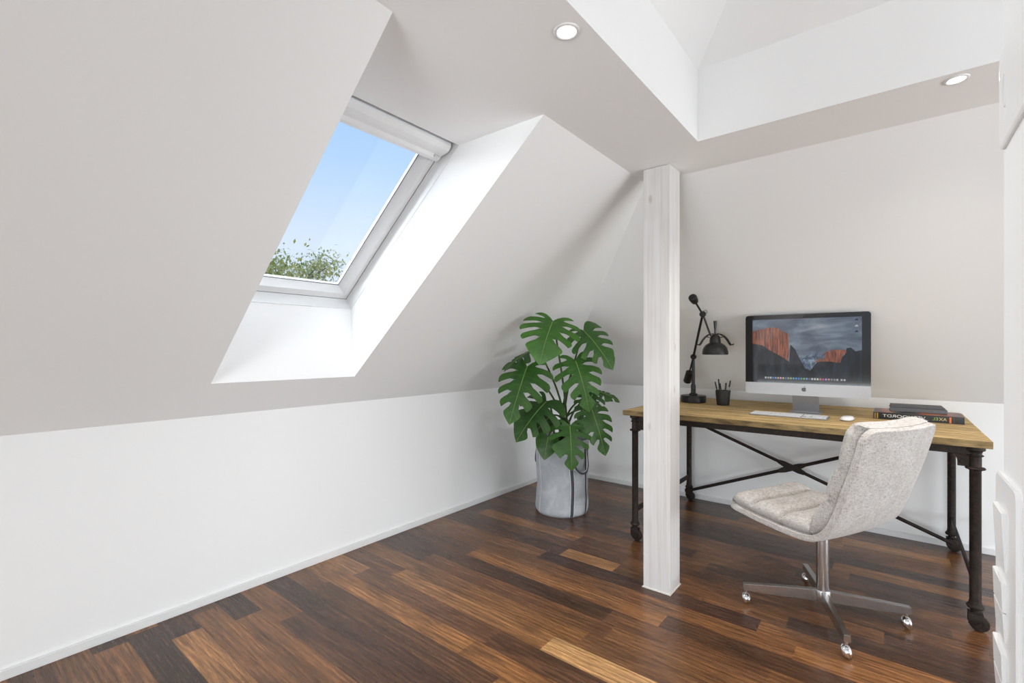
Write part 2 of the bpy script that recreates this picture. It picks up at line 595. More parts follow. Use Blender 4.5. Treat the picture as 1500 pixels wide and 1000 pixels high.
win = bpy.data.objects.new('window_1', None); col.objects.link(win); struct(win)
bm = bmesh.new()      # fixed frame: lining from the reveal out to the sash, then a rim outside
e = .002
seq = [(0, WL + .02, SY0, SY1, -.004), (e, WL + .01, SY0 + e, SY1 - e, -.004), (e + .006, WL + .01, SY0 + e + .004, SY1 - e - .004, .058),
       (.012, WL, SY0 + .012, SY1 - .012, .06), (.012, WL, SY0 + .012, SY1 - .012, .16), (-.08, WL + .1, SY0 - .08, SY1 + .08, .16),
       (-.08, WL + .1, SY0 - .08, SY1 + .08, -.004), (0, WL + .02, SY0, SY1, -.004)]
for a, b in zip(seq, seq[1:]):
    wring(bm, a, b)
link('window_frame', bm, M_sash, win)
bm = bmesh.new()      # sash
s0, s1 = .014, WL - .01
yA, yB_ = SY0 + .014, SY1 - .014
seq = [(s0, s1, yA, yB_, .085), (s0, s1, yA, yB_, .06), (s0 + .040, s1 - .075, yA + .030, yB_ - .030, .058),
       (s0 + .060, s1 - .105, yA + .060, yB_ - .060, .098), (s0 + .060, s1 - .105, yA + .060, yB_ - .060, .12),
       (s0, s1, yA, yB_, .13), (s0, s1, yA, yB_, .085)]
for a, b in zip(seq, seq[1:]):
    wring(bm, a, b)
link('sash', bm, M_sash, win)
bm = bmesh.new()      # gasket lines round the pane and round the sash
ga, gb = (s0 + .0595, s1 - .104, yA + .0595, yB_ - .0595, .0990), (s0 + .066, s1 - .111, yA + .066, yB_ - .066, .0990)
wring(bm, ga, gb)
wring(bm, (s0 - .004, s1, yA - .004, yB_ + .004, .0595), (s0 + .001, s1, yA + .001, yB_ - .001, .0595))
link('gasket', bm, M_gasket, win)
bm = bmesh.new()
wbox(bm, s0 + .058, s1 - .1, yA + .058, yB_ - .058, .1, .104)
link('glass_pane', bm, M_glass, win)
bm = bmesh.new()      # blind cassette across the top
pr = [(.962, .052), (.966, .036), (.982, .028), (1.0, .030), (1.022, .016), (1.045, .006), (1.068, .010), (1.082, .03), (1.082, .058)]
for (a0, o0), (a1, o1) in zip(pr, pr[1:] + pr[:1]):
    quad(bm, [wp(a0, SY0 + .012, o0), wp(a1, SY0 + .012, o1), wp(a1, SY1 - .022, o1), wp(a0, SY1 - .022, o0)])
for y in (SY0 + .012, SY1 - .022):
    bm.faces.new([bm.verts.new(wp(a, y, o)) for a, o in pr])
bmesh.ops.remove_doubles(bm, verts=bm.verts[:], dist=1e-5)
cas = link('blind_cassette', bm, M_sash, win)
bm = bmesh.new(); wbox(bm, .988, .999, SY1 - .06, SY1 - .034, .022, .032)
link('blind_latch', bm, M_plastic_grey, cas)

# ------------------------------------------------------------------ post
bm = bmesh.new(); box(bm, -.979, -.843, 2.284, 2.424, 0.004, H - .002, bev=.003)
post = link('wooden_post', bm, M_post)
tag(post, 'white-glazed square wooden post standing between plant and desk', 'post')
bm = bmesh.new(); box(bm, -.984, -.838, 2.279, 2.429, 0, .007, bev=.002)
link('foot_trim', bm, plain('pale_post_foot', (.66, .62, .57), .6), post)

# ------------------------------------------------------------------ downlights
def downlight(x, y, r, label):
    t = thing('ceiling_downlight', label, 'ceiling light', (x, y, H), group='recessed ceiling spots')
    bm = bmesh.new()
    lathe(bm, [(r * .80, .0), (r * .80, -.002), (r * .95, -.0045), (r * 1.12, -.003), (r * 1.15, -.0002)], n=40)
    link('trim_ring', bm, M_trim, t, True)
    bm = bmesh.new()
    lathe(bm, [(0, -.0025), (r * .45, -.0025), (r * .82, -.0008)], n=32)
    link('lens', bm, M_lens, t)
    return t
downlight(-.724, 1.154, .033, 'round lit ceiling spot above the roof window side')
downlight(.172, 2.179, .029, 'round lit ceiling spot in strip before back slope')
for x, y in ((-.724, 1.154), (.172, 2.179)):
    ld = bpy.data.lights.new('downlight_beam', 'SPOT')
    ld.energy = 30 if x < 0 else 55; ld.color = (1, .95, .88); ld.spot_size = R(150); ld.spot_blend = 1.0; ld.shadow_soft_size = .03
    lo = bpy.data.objects.new('downlight_beam', ld); col.objects.link(lo); lo.location = (x, y, H - .02)

# ------------------------------------------------------------------ desk
TZ = .818
desk = thing('writing_desk', 'industrial desk with rough oak top on dark iron pipe legs', 'desk', (-.5, 3.33, 0))
OX, OY = -.5, 3.33
def DP(x, y, z): return (x - OX, y - OY, z)
bm = bmesh.new(); box(bm, -1.325 - OX, .330 - OX, 2.772 - OY, 3.895 - OY, TZ - .031, TZ, bev=.0025)
link('tabletop', bm, M_desk, desk)
LX, LY = (-1.263, .281), (2.822, 3.846)
bm = bmesh.new()
for y in LY:
    box(bm, LX[0] - OX, LX[1] - OX, y - .012 - OY, y + .012 - OY, TZ - .068, TZ - .031, bev=.002)
for x in LX:
    box(bm, x - .012 - OX, x + .012 - OX, LY[0] - OY, LY[1] - OY, TZ - .068, TZ - .031, bev=.002)
link('apron', bm, M_iron, desk)
def bracket(bm, x, y, sx, sy):
    """quarter-cut gusset from leg along one apron"""
    out = [(0, 0), (.122, 0), (.122, -.010)]
    for k in range(0, 9):
        a = R(90 * k / 8)
        out.append((.106 - .062 * sin(a), -.072 + .060 * cos(a)))
    out += [(.044, -.086), (0, -.086)]
    th = .006
    z = TZ - .034
    va, vb = [], []
    for (p, q) in out:
        if sx:
            va.append(bm.verts.new(DP(x + sx * (p + .012), y - th, z + q))); vb.append(bm.verts.new(DP(x + sx * (p + .012), y + th, z + q)))
        else:
            va.append(bm.verts.new(DP(x - th, y + sy * (p + .012), z + q))); vb.append(bm.verts.new(DP(x + th, y + sy * (p + .012), z + q)))
    bm.faces.new(va); bm.faces.new(vb[::-1])
    for i in range(len(va)):
        j = (i + 1) % len(va)
        bm.faces.new((va[i], va[j], vb[j], vb[i]))
    for (p, q) in ((.026, -.034), (.028, -.066), (.068, -.024)):
        for sgn in (-1, 1):
            if sx:
                lathe(bm, [(.0105, 0), (.009, .003), (0, .0045)], DP(x + sx * (p + .012), y + sgn * th, z + q), 12, (0, sgn, 0))
            else:
                lathe(bm, [(.0105, 0), (.009, .003), (0, .0045)], DP(x + sgn * th, y + sy * (p + .012), z + q), 12, (sgn, 0, 0))
for ix, x in enumerate(LX):
    for iy, y in enumerate(LY):
        bm = bmesh.new()
        r = .0195
        lathe(bm, [(0, .078), (.016, .078), (.016, .092), (.026, .095), (.030, .103), (.026, .111), (.022, .114), (.021, .122), (r, .13),
                   (r, .682), (.022, .686), (.031, .689), (.034, .693), (.031, .697), (r + .001, .699), (r + .001, .742), (.0225, .744), (.027, .746),
                   (.027, .749), (.0225, .751), (.021, .757), (.024, .766), (.032, .771), (.033, .776), (.030, .784), (.030, TZ - .031), (0, TZ - .031)],
              DP(x, y, 0), 24)
        lg = autosmooth(link('leg', bm, M_iron, desk))
        bm = bmesh.new()      # caster: fork and wheel
        cx = x + .012
        box(bm, cx - .036 - OX, cx + .012 - OX, y - .018 - OY, y - .013 - OY, .03, .078, bev=.002)
        box(bm, cx - .036 - OX, cx + .012 - OX, y + .013 - OY, y + .018 - OY, .03, .078, bev=.002)
        box(bm, cx - .036 - OX, cx + .012 - OX, y - .018 - OY, y + .018 - OY, .072, .080, bev=.002)
        lathe(bm, [(0, -.021), (.007, -.021), (.007, -.012), (.026, -.0115), (.0325, -.009), (.0335, 0), (.0325, .009), (.026, .0115), (.007, .012), (.007, .021), (0, .021)],
              DP(cx, y, .0335), 28, (0, 1, 0))
        autosmooth(link('caster', bm, M_iron, lg))
        bm = bmesh.new()
        bracket(bm, x, y, 1 if ix == 0 else -1, 0)
        bracket(bm, x, y, 0, 1 if iy == 0 else -1)
        autosmooth(link('corner_bracket', bm, M_iron, desk))
yb = LY[1] + .0
def brace(p, q, dy):
    bm = bmesh.new()
    p, q = V(p), V(q)
    c0 = p.lerp(q, (-.546 - p.x) / (q.x - p.x))
    d = (q - p).normalized()
    pts = [p, c0 - d * .09, c0 - d * .05, c0 + d * .05, c0 + d * .09, q]
    tube(bm, [DP(*v) for v in (p, c0 - d * .08)], .0115, 12)
    tube(bm, [DP(*v) for v in (c0 + d * .08, q)], .0115, 12)
    # flattened lap at the crossing
    n_ = V((-d.z, 0, d.x))
    prev = None
    prof = [(-.085, .0115, .0115), (-.05, .019, .006), (.05, .019, .006), (.085, .0115, .0115)]
    for a, hw, th in prof:
        cc = c0 + d * a
        ring_ = [bm.verts.new(DP(*(cc + n_ * sx * hw + V((0, sy * th, 0))))) for sx, sy in ((-1, -1), (1, -1), (1, 1), (-1, 1))]
        if prev:
            for i in range(4):
                bm.faces.new((prev[i], prev[(i + 1) % 4], ring_[(i + 1) % 4], ring_[i]))
        else:
            bm.faces.new(ring_[::-1])
        prev = ring_
    bm.faces.new(prev)
    # flattened eye at the lower end
    lo = p if p.z < q.z else q
    lathe(bm, [(0, -.007), (.024, -.007), (.026, 0), (.024, .007), (0, .007)], DP(lo.x, lo.y, lo.z), 18, (0, 1, 0))
    return autosmooth(link('cross_brace', bm, M_iron, desk))
brace((-1.263, yb - .026, .078), (.281, yb - .026, .705), 0)
brace((-1.263, yb - .034, .655), (.281, yb - .034, .055), 0)
for x in LX:
    bm = bmesh.new()
    box(bm, x - .004 - OX, x + .004 - OX, LY[0] - OY, LY[1] - OY, .172, .206, bev=.001)
    link('side_stretcher', bm, M_iron, desk)

# ------------------------------------------------------------------ desktop computer
mx0, mx1, my, mz0, mz1 = -.7185, -.0865, 3.26, .927, 1.411
mcx = (mx0 + mx1) / 2
pc = thing('desktop_computer', 'silver all-in-one computer with mountain landscape on its screen', 'computer', (mcx, my, TZ))
def rrect(w, h, r, n=6, r2=None):
    pts = []
    for (cx, cy, a0) in ((w / 2 - r, h / 2 - r, 0), (-w / 2 + r, h / 2 - r, 90), (-w / 2 + r, -h / 2 + r, 180), (w / 2 - r, -h / 2 + r, 270)):
        for k in range(n + 1):
            a = R(a0 + 90 * k / n)
            pts.append((cx + r * cos(a), cy + r * sin(a)))
    return pts
MW, MH = mx1 - mx0, mz1 - mz0
mzc = (mz0 + mz1) / 2 - TZ
base_o = rrect(MW, MH, .016)
bm = bmesh.new()      # housing: thin edge, back swelling towards the middle
loops = []
for (sc_, yy) in ((1.0, .0), (1.0, .006), (.93, .012), (.72, .030), (.48, .046), (.22, .052)):
    loops.append([bm.verts.new((px * sc_, yy, mzc + pz * sc_)) for px, pz in base_o])
bm.faces.new(loops[0]); bm.faces.new(loops[-1][::-1])
for a, b in zip(loops, loops[1:]):
    for i in range(len(a)):
        bm.faces.new((a[i], a[(i + 1) % len(a)], b[(i + 1) % len(a)], b[i]))
autosmooth(link('housing', bm, M_alu_white, pc), 25)
CH = .071             # pale chin below the glass
bm = bmesh.new()
g = [p for p in base_o if p[1] > 0]
g = [(p[0], p[1]) for p in g] + [(-MW / 2, -MH / 2 + CH), (MW / 2, -MH / 2 + CH)]
fr_, bk_ = [bm.verts.new((x, -.0015, mzc + z)) for x, z in g], [bm.verts.new((x, .0, mzc + z)) for x, z in g]
bm.faces.new(fr_); 
for i in range(len(g)):
    bm.faces.new((fr_[i], fr_[(i + 1) % len(g)], bk_[(i + 1) % len(g)], bk_[i]))
bez = link('bezel', bm, M_bezel, pc)
# picture on the display: flat coloured areas
def m_screen(name, fn, gain=1.0):
    t = NT(name)
    c = fn(t)
    t.set((.004, .004, .004), .06, spec=.5)
    if isinstance(c, tuple):
        t.b.inputs['Emission Color'].default_value = (*c, 1)
    else:
        t.l.new(c, t.b.inputs['Emission Color'])
    t.b.inputs['Emission Strength'].default_value = gain
    return t.m
def f_sky(t):
    o = t.obj()
    f = t.noise(t.mapping(o, (5, 1, 17)), 1.0, 5, .55, .5)
    return t.ramp(f, [(.3, (.050, .060, .085)), (.45, (.085, .105, .14)), (.58, (.14, .17, .21)), (.75, (.24, .255, .28))])
def f_cliff(t):
    o = t.obj()
    f = t.noise(t.mapping(o, (95, 1, 9)), 1.0, 5, .65)
    return t.ramp(f, [(.32, (.035, .018, .022)), (.46, (.12, .042, .028)), (.6, (.27, .085, .042)), (.76, (.36, .15, .08))])
def f_dark(t):
    o = t.obj()
    f = t.noise(t.mapping(o, (16, 1, 6), (0, .5, 0)), 1.0, 5, .6, .4)
    return t.ramp(f, [(.42, (.006, .0065, .0075)), (.6, (.014, .019, .028)), (.76, (.035, .048, .07))])
def f_snow(t):
    o = t.obj()
    f = t.noise(t.mapping(o, (40, 1, 40)), 1.0, 5, .65, .8)
    return t.ramp(f, [(.36, (.018, .03, .05)), (.52, (.07, .10, .15)), (.68, (.22, .27, .33))])
scr_mats = [m_screen('display_sky', f_sky), m_screen('display_cliff', f_cliff), m_screen('display_valley', f_dark), m_screen('display_snow', f_snow)]
SW, SH0, SH1 = MW - .052 * 1.55, mzc - MH / 2 + CH + .020, mzc + MH / 2 - .027
def SP(u, v, k):
    return (-SW / 2 + u * SW, -.0018 - .0003 * k, SH0 + v * (SH1 - SH0))
bm = bmesh.new()
def area(pts, mi, k):
    f = bm.faces.new([bm.verts.new(SP(u, v, k)) for u, v in pts]); f.material_index = mi
area([(0, 0), (1, 0), (1, 1), (0, 1)], 0, 0)
area([(.42, .12), (.66, .12), (.70, .34), (.66, .42), (.645, .40), (.62, .47), (.60, .43), (.575, .45), (.55, .40), (.53, .41), (.50, .36), (.47, .38), (.44, .30)], 3, 1)
area([(0, .0), (.0, .80), (.05, .83), (.10, .835), (.17, .87), (.25, .86), (.30, .80), (.355, .76), (.362, .42), (.34, .2)], 1, 2)
area([(0, 0), (0, .60), (.10, .57), (.18, .48), (.27, .40), (.362, .30), (.375, .58), (.42, .50), (.46, .36), (.51, .2), (.56, .16), (.62, .30), (.70, .36), (.80, .33), (.86, .42), (.875, .52), (.91, .53), (.95, .47), (1, .49), (1, 0)], 2, 3)
area([(.60, .29), (.64, .37), (.70, .46), (.76, .50), (.82, .49), (.86, .50), (.875, .46), (.84, .40), (.82, .29), (.74, .31), (.66, .31)], 1, 4)
area([(.64, .37), (.66, .40), (.685, .44), (.69, .40), (.672, .35), (.66, .33)], 3, 5)
disp = link('display', bm, scr_mats, pc)
# dock icons along the foot of the picture, three icons in the corner
ic = []
for i, cc in enumerate([(.35, .38, .42), (.28, .29, .30), (.42, .40, .34), (.05, .16, .42), (.14, .24, .44), (.50, .24, .14), (.40, .28, .46), (.36, .33, .16), (.08, .12, .36),
                        (.24, .26, .06), (.30, .24, .14), (.06, .26, .36), (.04, .24, .45), (.05, .14, .50), (.06, .22, .16), (.16, .28, .12), (.12, .22, .46),
                        (.10, .09, .10), (.40, .40, .40), (.42, .40, .40), (.45, .42, .38), (.36, .16, .16), (.40, .07, .14), (.26, .22, .46), (.42, .18, .14), (.14, .18, .20),
                        (.20, .16, .16), (.34, .34, .34), (.30, .31, .33), (.30, .32, .32)]):
    ic.append(m_screen('display_icon', lambda t, cc=cc: cc))
ic.append(m_screen('display_icon', lambda t: (.012, .016, .03)))
def icon(pts, m_):
    bm = bmesh.new()
    bm.faces.new([bm.verts.new(SP(a, b, 6)) for a, b in pts])
    link('icon', bm, m_, disp)
for i in range(30):
    u = .135 + i * .0245 + (.012 if i > 27 else 0)
    w_, h_ = .0095, .026
    n0 = 10 if i in (6, 12, 22, 23) else 4
    k_ = 1.25 if n0 == 4 else 1
    icon([(u + w_ * cos(2 * pi * k / n0 + pi / 4) * k_, .028 + h_ * .62 * sin(2 * pi * k / n0 + pi / 4) * k_) for k in range(n0)], ic[i])
for v in (.955, .86, .775):
    icon([(.942, v - .012), (.972, v - .012), (.968, v + .008), (.957, v + .018), (.947, v + .008)], ic[30 if v != .86 else 27])
# emblem on the chin: a bitten apple with a leaf
bm = bmesh.new()
ap = []
for k in range(48):
    a = 2 * pi * k / 48
    x = cos(a) * (1.0 + .06 * sin(a)); z = sin(a) * 1.02
    if z > 0: z -= .20 * math.exp(-(x / .30) ** 2)
    else: z += .13 * math.exp(-(x / .25) ** 2)
    x *= 1 - .10 * max(0, -z)
    dx, dz = x - 1.12, z - .12
    dd = math.hypot(dx, dz)
    if dd < .46:
        x, z = 1.12 + dx / dd * .46 if dd > 1e-6 else .66, .12 + dz / dd * .46
    ap.append((x, z))
lc = (.000, -MH / 2 + CH * .52 + mzc)
A_ = .0128
def ext(pts, y0, y1):
    a = [bm.verts.new((lc[0] + x * A_, y0, lc[1] + z * A_)) for x, z in pts]
    b = [bm.verts.new((lc[0] + x * A_, y1, lc[1] + z * A_)) for x, z in pts]
    bm.faces.new(a)
    for i in range(len(a)):
        bm.faces.new((a[i], a[(i + 1) % len(a)], b[(i + 1) % len(a)], b[i]))
ext(ap, -.0008, .0005)
ext([(.02, 1.0), (.04, 1.25), (.18, 1.48), (.42, 1.62), (.44, 1.36), (.30, 1.12)], -.0008, .0005)
link('emblem', bm, M_logo, pc)
bm = bmesh.new()      # bent aluminium stand: neck and foot in one sheet
fw0, fw1 = .137 / 2, .160 / 2
prof = [(.045, .165), (.056, .12), (.076, .06), (.094, .022), (.104, .008), (.118, .0045), (.20, .0045)]
prof_f = [(.048, .0045)]
path = [(.048, .17), (.060, .12), (.080, .06), (.094, .022), (.098, .010), (.094, .0055), (.06, .0045), (.03, .004), (.048 - .018, .004)]
path = [(.050, .19), (.060, .13), (.078, .065), (.092, .028), (.100, .012), (.112, .0052), (.15, .0045), (.235, .0045)]
# neck drops behind the panel; foot plate runs forwards from its bend
neck = [(.040, .20), (.050, .13), (.066, .075), (.080, .03), (.086, .006)]
th = .0045
A0, B0 = [], []
for i, (y, z) in enumerate(neck):
    wv_ = fw0
    A0.append([bm.verts.new((s_ * wv_, y, z)) for s_ in (-1, 1)]); B0.append([bm.verts.new((s_ * wv_, y + th, z)) for s_ in (-1, 1)])
for i in range(len(neck) - 1):
    bm.faces.new((A0[i][0], A0[i][1], A0[i + 1][1], A0[i + 1][0])); bm.faces.new((B0[i][0], B0[i][1], B0[i + 1][1], B0[i + 1][0]))
    for s_ in (0, 1):
        bm.faces.new((A0[i][s_], A0[i + 1][s_], B0[i + 1][s_], B0[i][s_]))
box(bm, -fw1, fw1, -.012, .215, 0, .0055, bev=.002)
box(bm, -fw1 + .004, fw1 - .004, .070, .092, .004, .010, bev=.002)
link('stand', bm, M_alu, pc)

# ------------------------------------------------------------------ keyboard and mouse
kb = thing('keyboard', 'white slim keyboard with number pad before the computer', 'keyboard', (-.462, 3.12, TZ))
KW, KD = .386, .150
bm = bmesh.new(); box(bm, -KW / 2, KW / 2, -KD / 2, KD / 2, 0, .0075, bev=.003)
link('tray', bm, M_alu, kb)
bm = bmesh.new()
def key(x0, x1, y0, y1):
    box(bm, x0 + .0009, x1 - .0009, y0 + .0009, y1 - .0009, .0075, .0098)
p = (KW - .012) / 20.6
rh = (KD - .012) / 6
x_0, y_0 = -KW / 2 + .006, -KD / 2 + .006
for r_ in range(6):
    ya, yb_ = y_0 + r_ * rh, y_0 + (r_ + 1) * rh
    if r_ == 0:
        ws = [1.3, 1.1, 1.3, 5.6, 1.3, 1.1, 1.1, 1.2]
    elif r_ == 1:
        ws = [2.0] + [1] * 10 + [2.0]
    elif r_ == 5:
        ws = [1.0] * 14
    else:
        ws = [1.5 if r_ == 3 else 1.75] + [1] * 11 + [1.5 if r_ == 3 else 1.25]
    s_ = 14 / sum(ws); x = x_0
    for w_ in ws:
        key(x, x + w_ * s_ * p, ya, yb_); x += w_ * s_ * p
    xn = x_0 + 14.3 * p
    if r_ in (3, 4, 5):
        for k in range(3): key(xn + k * p * .95, xn + (k + 1) * p * .95, ya, yb_)
    if r_ == 0:
        for k in range(3): key(xn + k * p * .95, xn + (k + 1) * p * .95, ya, yb_)
    if r_ == 1:
        key(xn + p * .95, xn + 2 * p * .95, ya, yb_)
    xk = x_0 + 17.0 * p
    for k in range(4): key(xk + k * p * .9, xk + (k + 1) * p * .9, ya, yb_)
link('keys', bm, M_key, kb)

bm = bmesh.new()
n, mseg = 28, 8
rings_ = []
for j in range(mseg + 1):
    t_ = j / mseg
    s_ = cos(t_ * pi / 2) ** .55 if j < mseg else 0
    z = .004 + .019 * sin(t_ * pi / 2)
    if j == mseg:
        rings_.append([bm.verts.new((0, .004, z))])
    else:
        rings_.append([bm.verts.new((math.copysign(abs(cos(a)) ** .75, cos(a)) * .030 * s_, math.copysign(abs(sin(a)) ** .75, sin(a)) * .056 * s_, z))
                       for a in (2 * pi * k / n for k in range(n))])
for a, b in zip(rings_, rings_[1:]):
    for k in range(n):
        if len(b) == 1: bm.faces.new((a[k], a[(k + 1) % n], b[0]))
        else: bm.faces.new((a[k], a[(k + 1) % n], b[(k + 1) % n], b[k]))
bm.faces.new(rings_[0][::-1])
mouse = thing('computer_mouse', 'white glossy mouse lying on desk beside the keyboard', 'mouse', (-.186, 3.135, TZ), R(-8))
link('shell', bm, M_mouse, mouse, True)
bm = bmesh.new(); lathe(bm, [(.026, 0), (.0285, .002), (.0285, .004)], n=28)
for v in bm.verts: v.co.y *= 1.86
bmesh.ops.contextual_create(bm, geom=[e_ for e_ in bm.edges if e_.is_boundary and all(v.co.z < .001 for v in e_.verts)])
link('base', bm, M_alu, mouse)

# ------------------------------------------------------------------ desk lamp
LB = V((-1.128, 3.527, TZ))
lamp = thing('desk_lamp', 'black counterweighted articulated desk lamp beside the post', 'lamp', LB)
def LPt(x, y, z): return V((x, y, z)) - LB
j1, j2, cw2, att = V((-1.119, 3.500, 1.148)), V((-.965, 3.205, 1.432)), V((-.971, 3.045, 1.515)), V((-.923, 3.235, 1.289))
sh = V((-.900, 3.252, 0))
bm = bmesh.new()
lathe(bm, [(0, 0), (.085, 0), (.088, .004), (.088, .045), (.086, .049), (.082, .050), (0, .050)], n=40)
autosmooth(link('base', bm, M_black, lamp))
bm = bmesh.new()
lathe(bm, [(.030, .050), (.030, .060), (.024, .064), (.0165, .066), (.0165, .125), (.0125, .130), (.011, .29), (.010, .322)], n=20)
jj = j1 - LB
lathe(bm, [(0, -.014), (.014, -.014), (.020, -.007), (.0205, 0), (.020, .007), (.014, .014), (0, .014)], (jj.x, jj.y, jj.z), 18, (.45, -.8, 0))
autosmooth(link('column', bm, M_black, lamp))
bm = bmesh.new()
d1 = (j1 - j2).normalized()
cw1 = j1 + V((-.05, .06, -.125)).normalized() * .15
tube(bm, [j2 - LB, j1 - LB], .0082, 10)
tube(bm, [j1 - LB, cw1 - LB], .006, 10)
ax2 = V((1, -.3, .2)).normalized()
lathe(bm, [(0, -.014), (.013, -.014), (.020, -.006), (.020, .006), (.013, .014), (0, .014)], j2 - LB, 18, (.45, -.8, 0))
lathe(bm, [(.011, -.004), (.013, 0), (.011, .004)], j2 - LB + V((.016, 0, .014)), 14, (.45, -.8, 0))
arm1 = autosmooth(link('lower_arm', bm, M_black, lamp))
bm = bmesh.new()
dcw = (cw1 - j1).normalized()
lathe(bm, [(0, -.02), (.022, -.02), (.0255, -.016), (.0275, .05), (.029, .066), (.026, .072), (0, .072)], cw1 - LB, 24, dcw)
autosmooth(link('counterweight', bm, M_black, arm1))
bm = bmesh.new()
tube(bm, [cw2 - LB, j2 - LB, att - LB], .0062, 10)
arm2 = autosmooth(link('upper_arm', bm, M_black, lamp))
bm = bmesh.new()
d2 = (cw2 - j2).normalized()
lathe(bm, [(0, -.030), (.012, -.030), (.021, -.024), (.024, -.010), (.026, .022), (.024, .029), (.019, .033), (0, .034)], cw2 - LB, 22, d2)
autosmooth(link('counterweight', bm, M_black, arm2))
bm = bmesh.new()
zb, zn, zt2 = 1.170, 1.243, 1.300
pr = [(.0775, zb), (.080, zb), (.079, zb + .018), (.073, zb + .040), (.061, zb + .058), (.044, zn - .003), (.036, zn + .001), (.0345, zn + .004), (.034, zn + .022), (.029, zn + .042), (.019, zt2 - .003), (.009, zt2 + .002), (0, zt2 + .003)]
inn = [(r_ * .96 if r_ > .01 else 0, z - .003) for r_, z in pr[1:]]
lathe(bm, [(r_, z - LB.z) for r_, z in inn[::-1]] + [(r_, z - LB.z) for r_, z in pr], sh - V((LB.x, LB.y, 0)), 36)
shade = autosmooth(link('lamp_shade', bm, M_black, lamp), 50)
bm = bmesh.new()
lathe(bm, [(.0052, zt2 - LB.z), (.0058, zt2 + .02 - LB.z), (.0105, zt2 + .082 - LB.z), (.0105, zt2 + .088 - LB.z), (0, zt2 + .089 - LB.z)], sh - V((LB.x, LB.y, 0)), 16)
autosmooth(link('grip', bm, M_black, shade))
bm = bmesh.new()      # looped wire hand-guides either side of the shade
lat = V((.78, .62, 0)); dpt = V((-.62, .78, 0))
for sgn in (-1, 1):
    def G(a, b, z): return sh - V((LB.x, LB.y, 0)) + lat * (a * sgn) + dpt * b + V((0, 0, z - LB.z))
    for off in (-.012, .012):
        tube(bm, spline([G(.012, off * .3, zt2 + .004), G(.045, off, zt2 - .004), G(.075, off, zt2 - .030), G(.096, off, zt2 - .062), G(.104, off * .8, zn - .004 - .012 + .004)], 6), .0031, 7)
    tube(bm, spline([G(.104, -.0096, zn - .012), G(.116, -.008, zn - .010), G(.121, 0, zn - .006), G(.116, .008, zn - .010), G(.104, .0096, zn - .012), G(.098, 0, zn - .014), G(.104, -.0096, zn - .012)], 5), .0031, 7)
    tube(bm, spline([G(.100, 0, zn - .010), G(.084, 0, zn + .018), G(.062, 0, zn + .040), G(.034, 0, zn + .036)], 5), .0031, 7)
link('wire_guide', bm, M_black, shade, True)
bm = bmesh.new(); bl = sh - V((LB.x, LB.y, 0)) + V((0, 0, zn - LB.z - .02))
lathe(bm, [(0, -.03), (.016, -.022), (.020, -.008), (.015, .008), (.011, .018), (.011, .03)], bl, 16)
link('bulb', bm, M_plastic, shade, True)

# ------------------------------------------------------------------ pen cup and pens
cup = thing('pen_cup', 'matt black tapered pen cup between lamp and computer', 'cup', (-.907, 3.462, TZ))
bm = bmesh.new()
lathe(bm, [(0, 0), (.038, 0), (.040, .002), (.0485, .098), (.0490, .101), (.0465, .101), (.0455, .098), (.037, .006), (0, .006)], n=32)
autosmooth(link('cup_body', bm, M_blackplastic, cup))
pens = [(-.028, .012, -.052, .002, .158, 'leftmost black pen leaning outward in the black cup', M_black),
        (-.016, -.014, -.032, .012, .178, 'tallest black pen standing left in the black cup', M_black),
        (-.004, .014, -.018, -.006, .150, 'short black pen in the middle of the black cup', M_black),
        (.014, -.008, .016, .018, .152, 'black upright pen right of middle in the black cup', M_black),
        (.022, .010, .046, .010, .170, 'black pen with pale barrel leaning right in cup', M_black)]
for i, (x0, y0, x1, y1, L, lab, mt) in enumerate(pens):
    b0, t0 = V((x0 * .8, y0, .008)), V((x1, y1, L))
    pen = thing('pen', lab, 'pen', V((-.907, 3.462, TZ)) + b0, group='pens in the black cup')
    d = t0 - b0; ln = d.length; d.normalize()
    bm = bmesh.new()
    lathe(bm, [(0, 0), (.0015, .002), (.0038, .014), (.0040, ln - .045)], (0, 0, 0), 10, d)
    link('barrel', bm, M_alu if i == 4 else mt, pen, True)
    bm = bmesh.new()
    lathe(bm, [(.0042, ln - .046), (.0046, ln - .045), (.0046, ln - .004), (.003, ln), (0, ln)], (0, 0, 0), 10, d)
    autosmooth(link('cap', bm, mt, pen))

# ------------------------------------------------------------------ books
def book(name, label, x0, x1, y0, y1, z0, z1, cover, page, spine_front=True, rz=0.0, lip=.004, tc=.0025):
    cx, cy = (x0 + x1) / 2, (y0 + y1) / 2
    t = thing(name, label, 'book', (cx, cy, z0), rz)
    w, d, hh = (x1 - x0) / 2, (y1 - y0) / 2, z1 - z0
    bm = bmesh.new()
    box(bm, -w, w, -d, d, 0, tc, bev=.0008, seg=1); box(bm, -w, w, -d, d, hh - tc, hh, bev=.0008, seg=1)
    if spine_front:
        box(bm, -w, w, -d - .0005, -d + tc, 0, hh, bev=.001, seg=1)
    else:
        box(bm, -w, w, d - tc, d + .0005, 0, hh, bev=.001, seg=1)
    link('cover', bm, cover, t)
    bm = bmesh.new()
    box(bm, -w + lip, w - lip, -d + (tc if spine_front else lip), d - (lip if spine_front else tc), tc, hh - tc)
    link('pages', bm, page, t)
    return t, w, d, hh
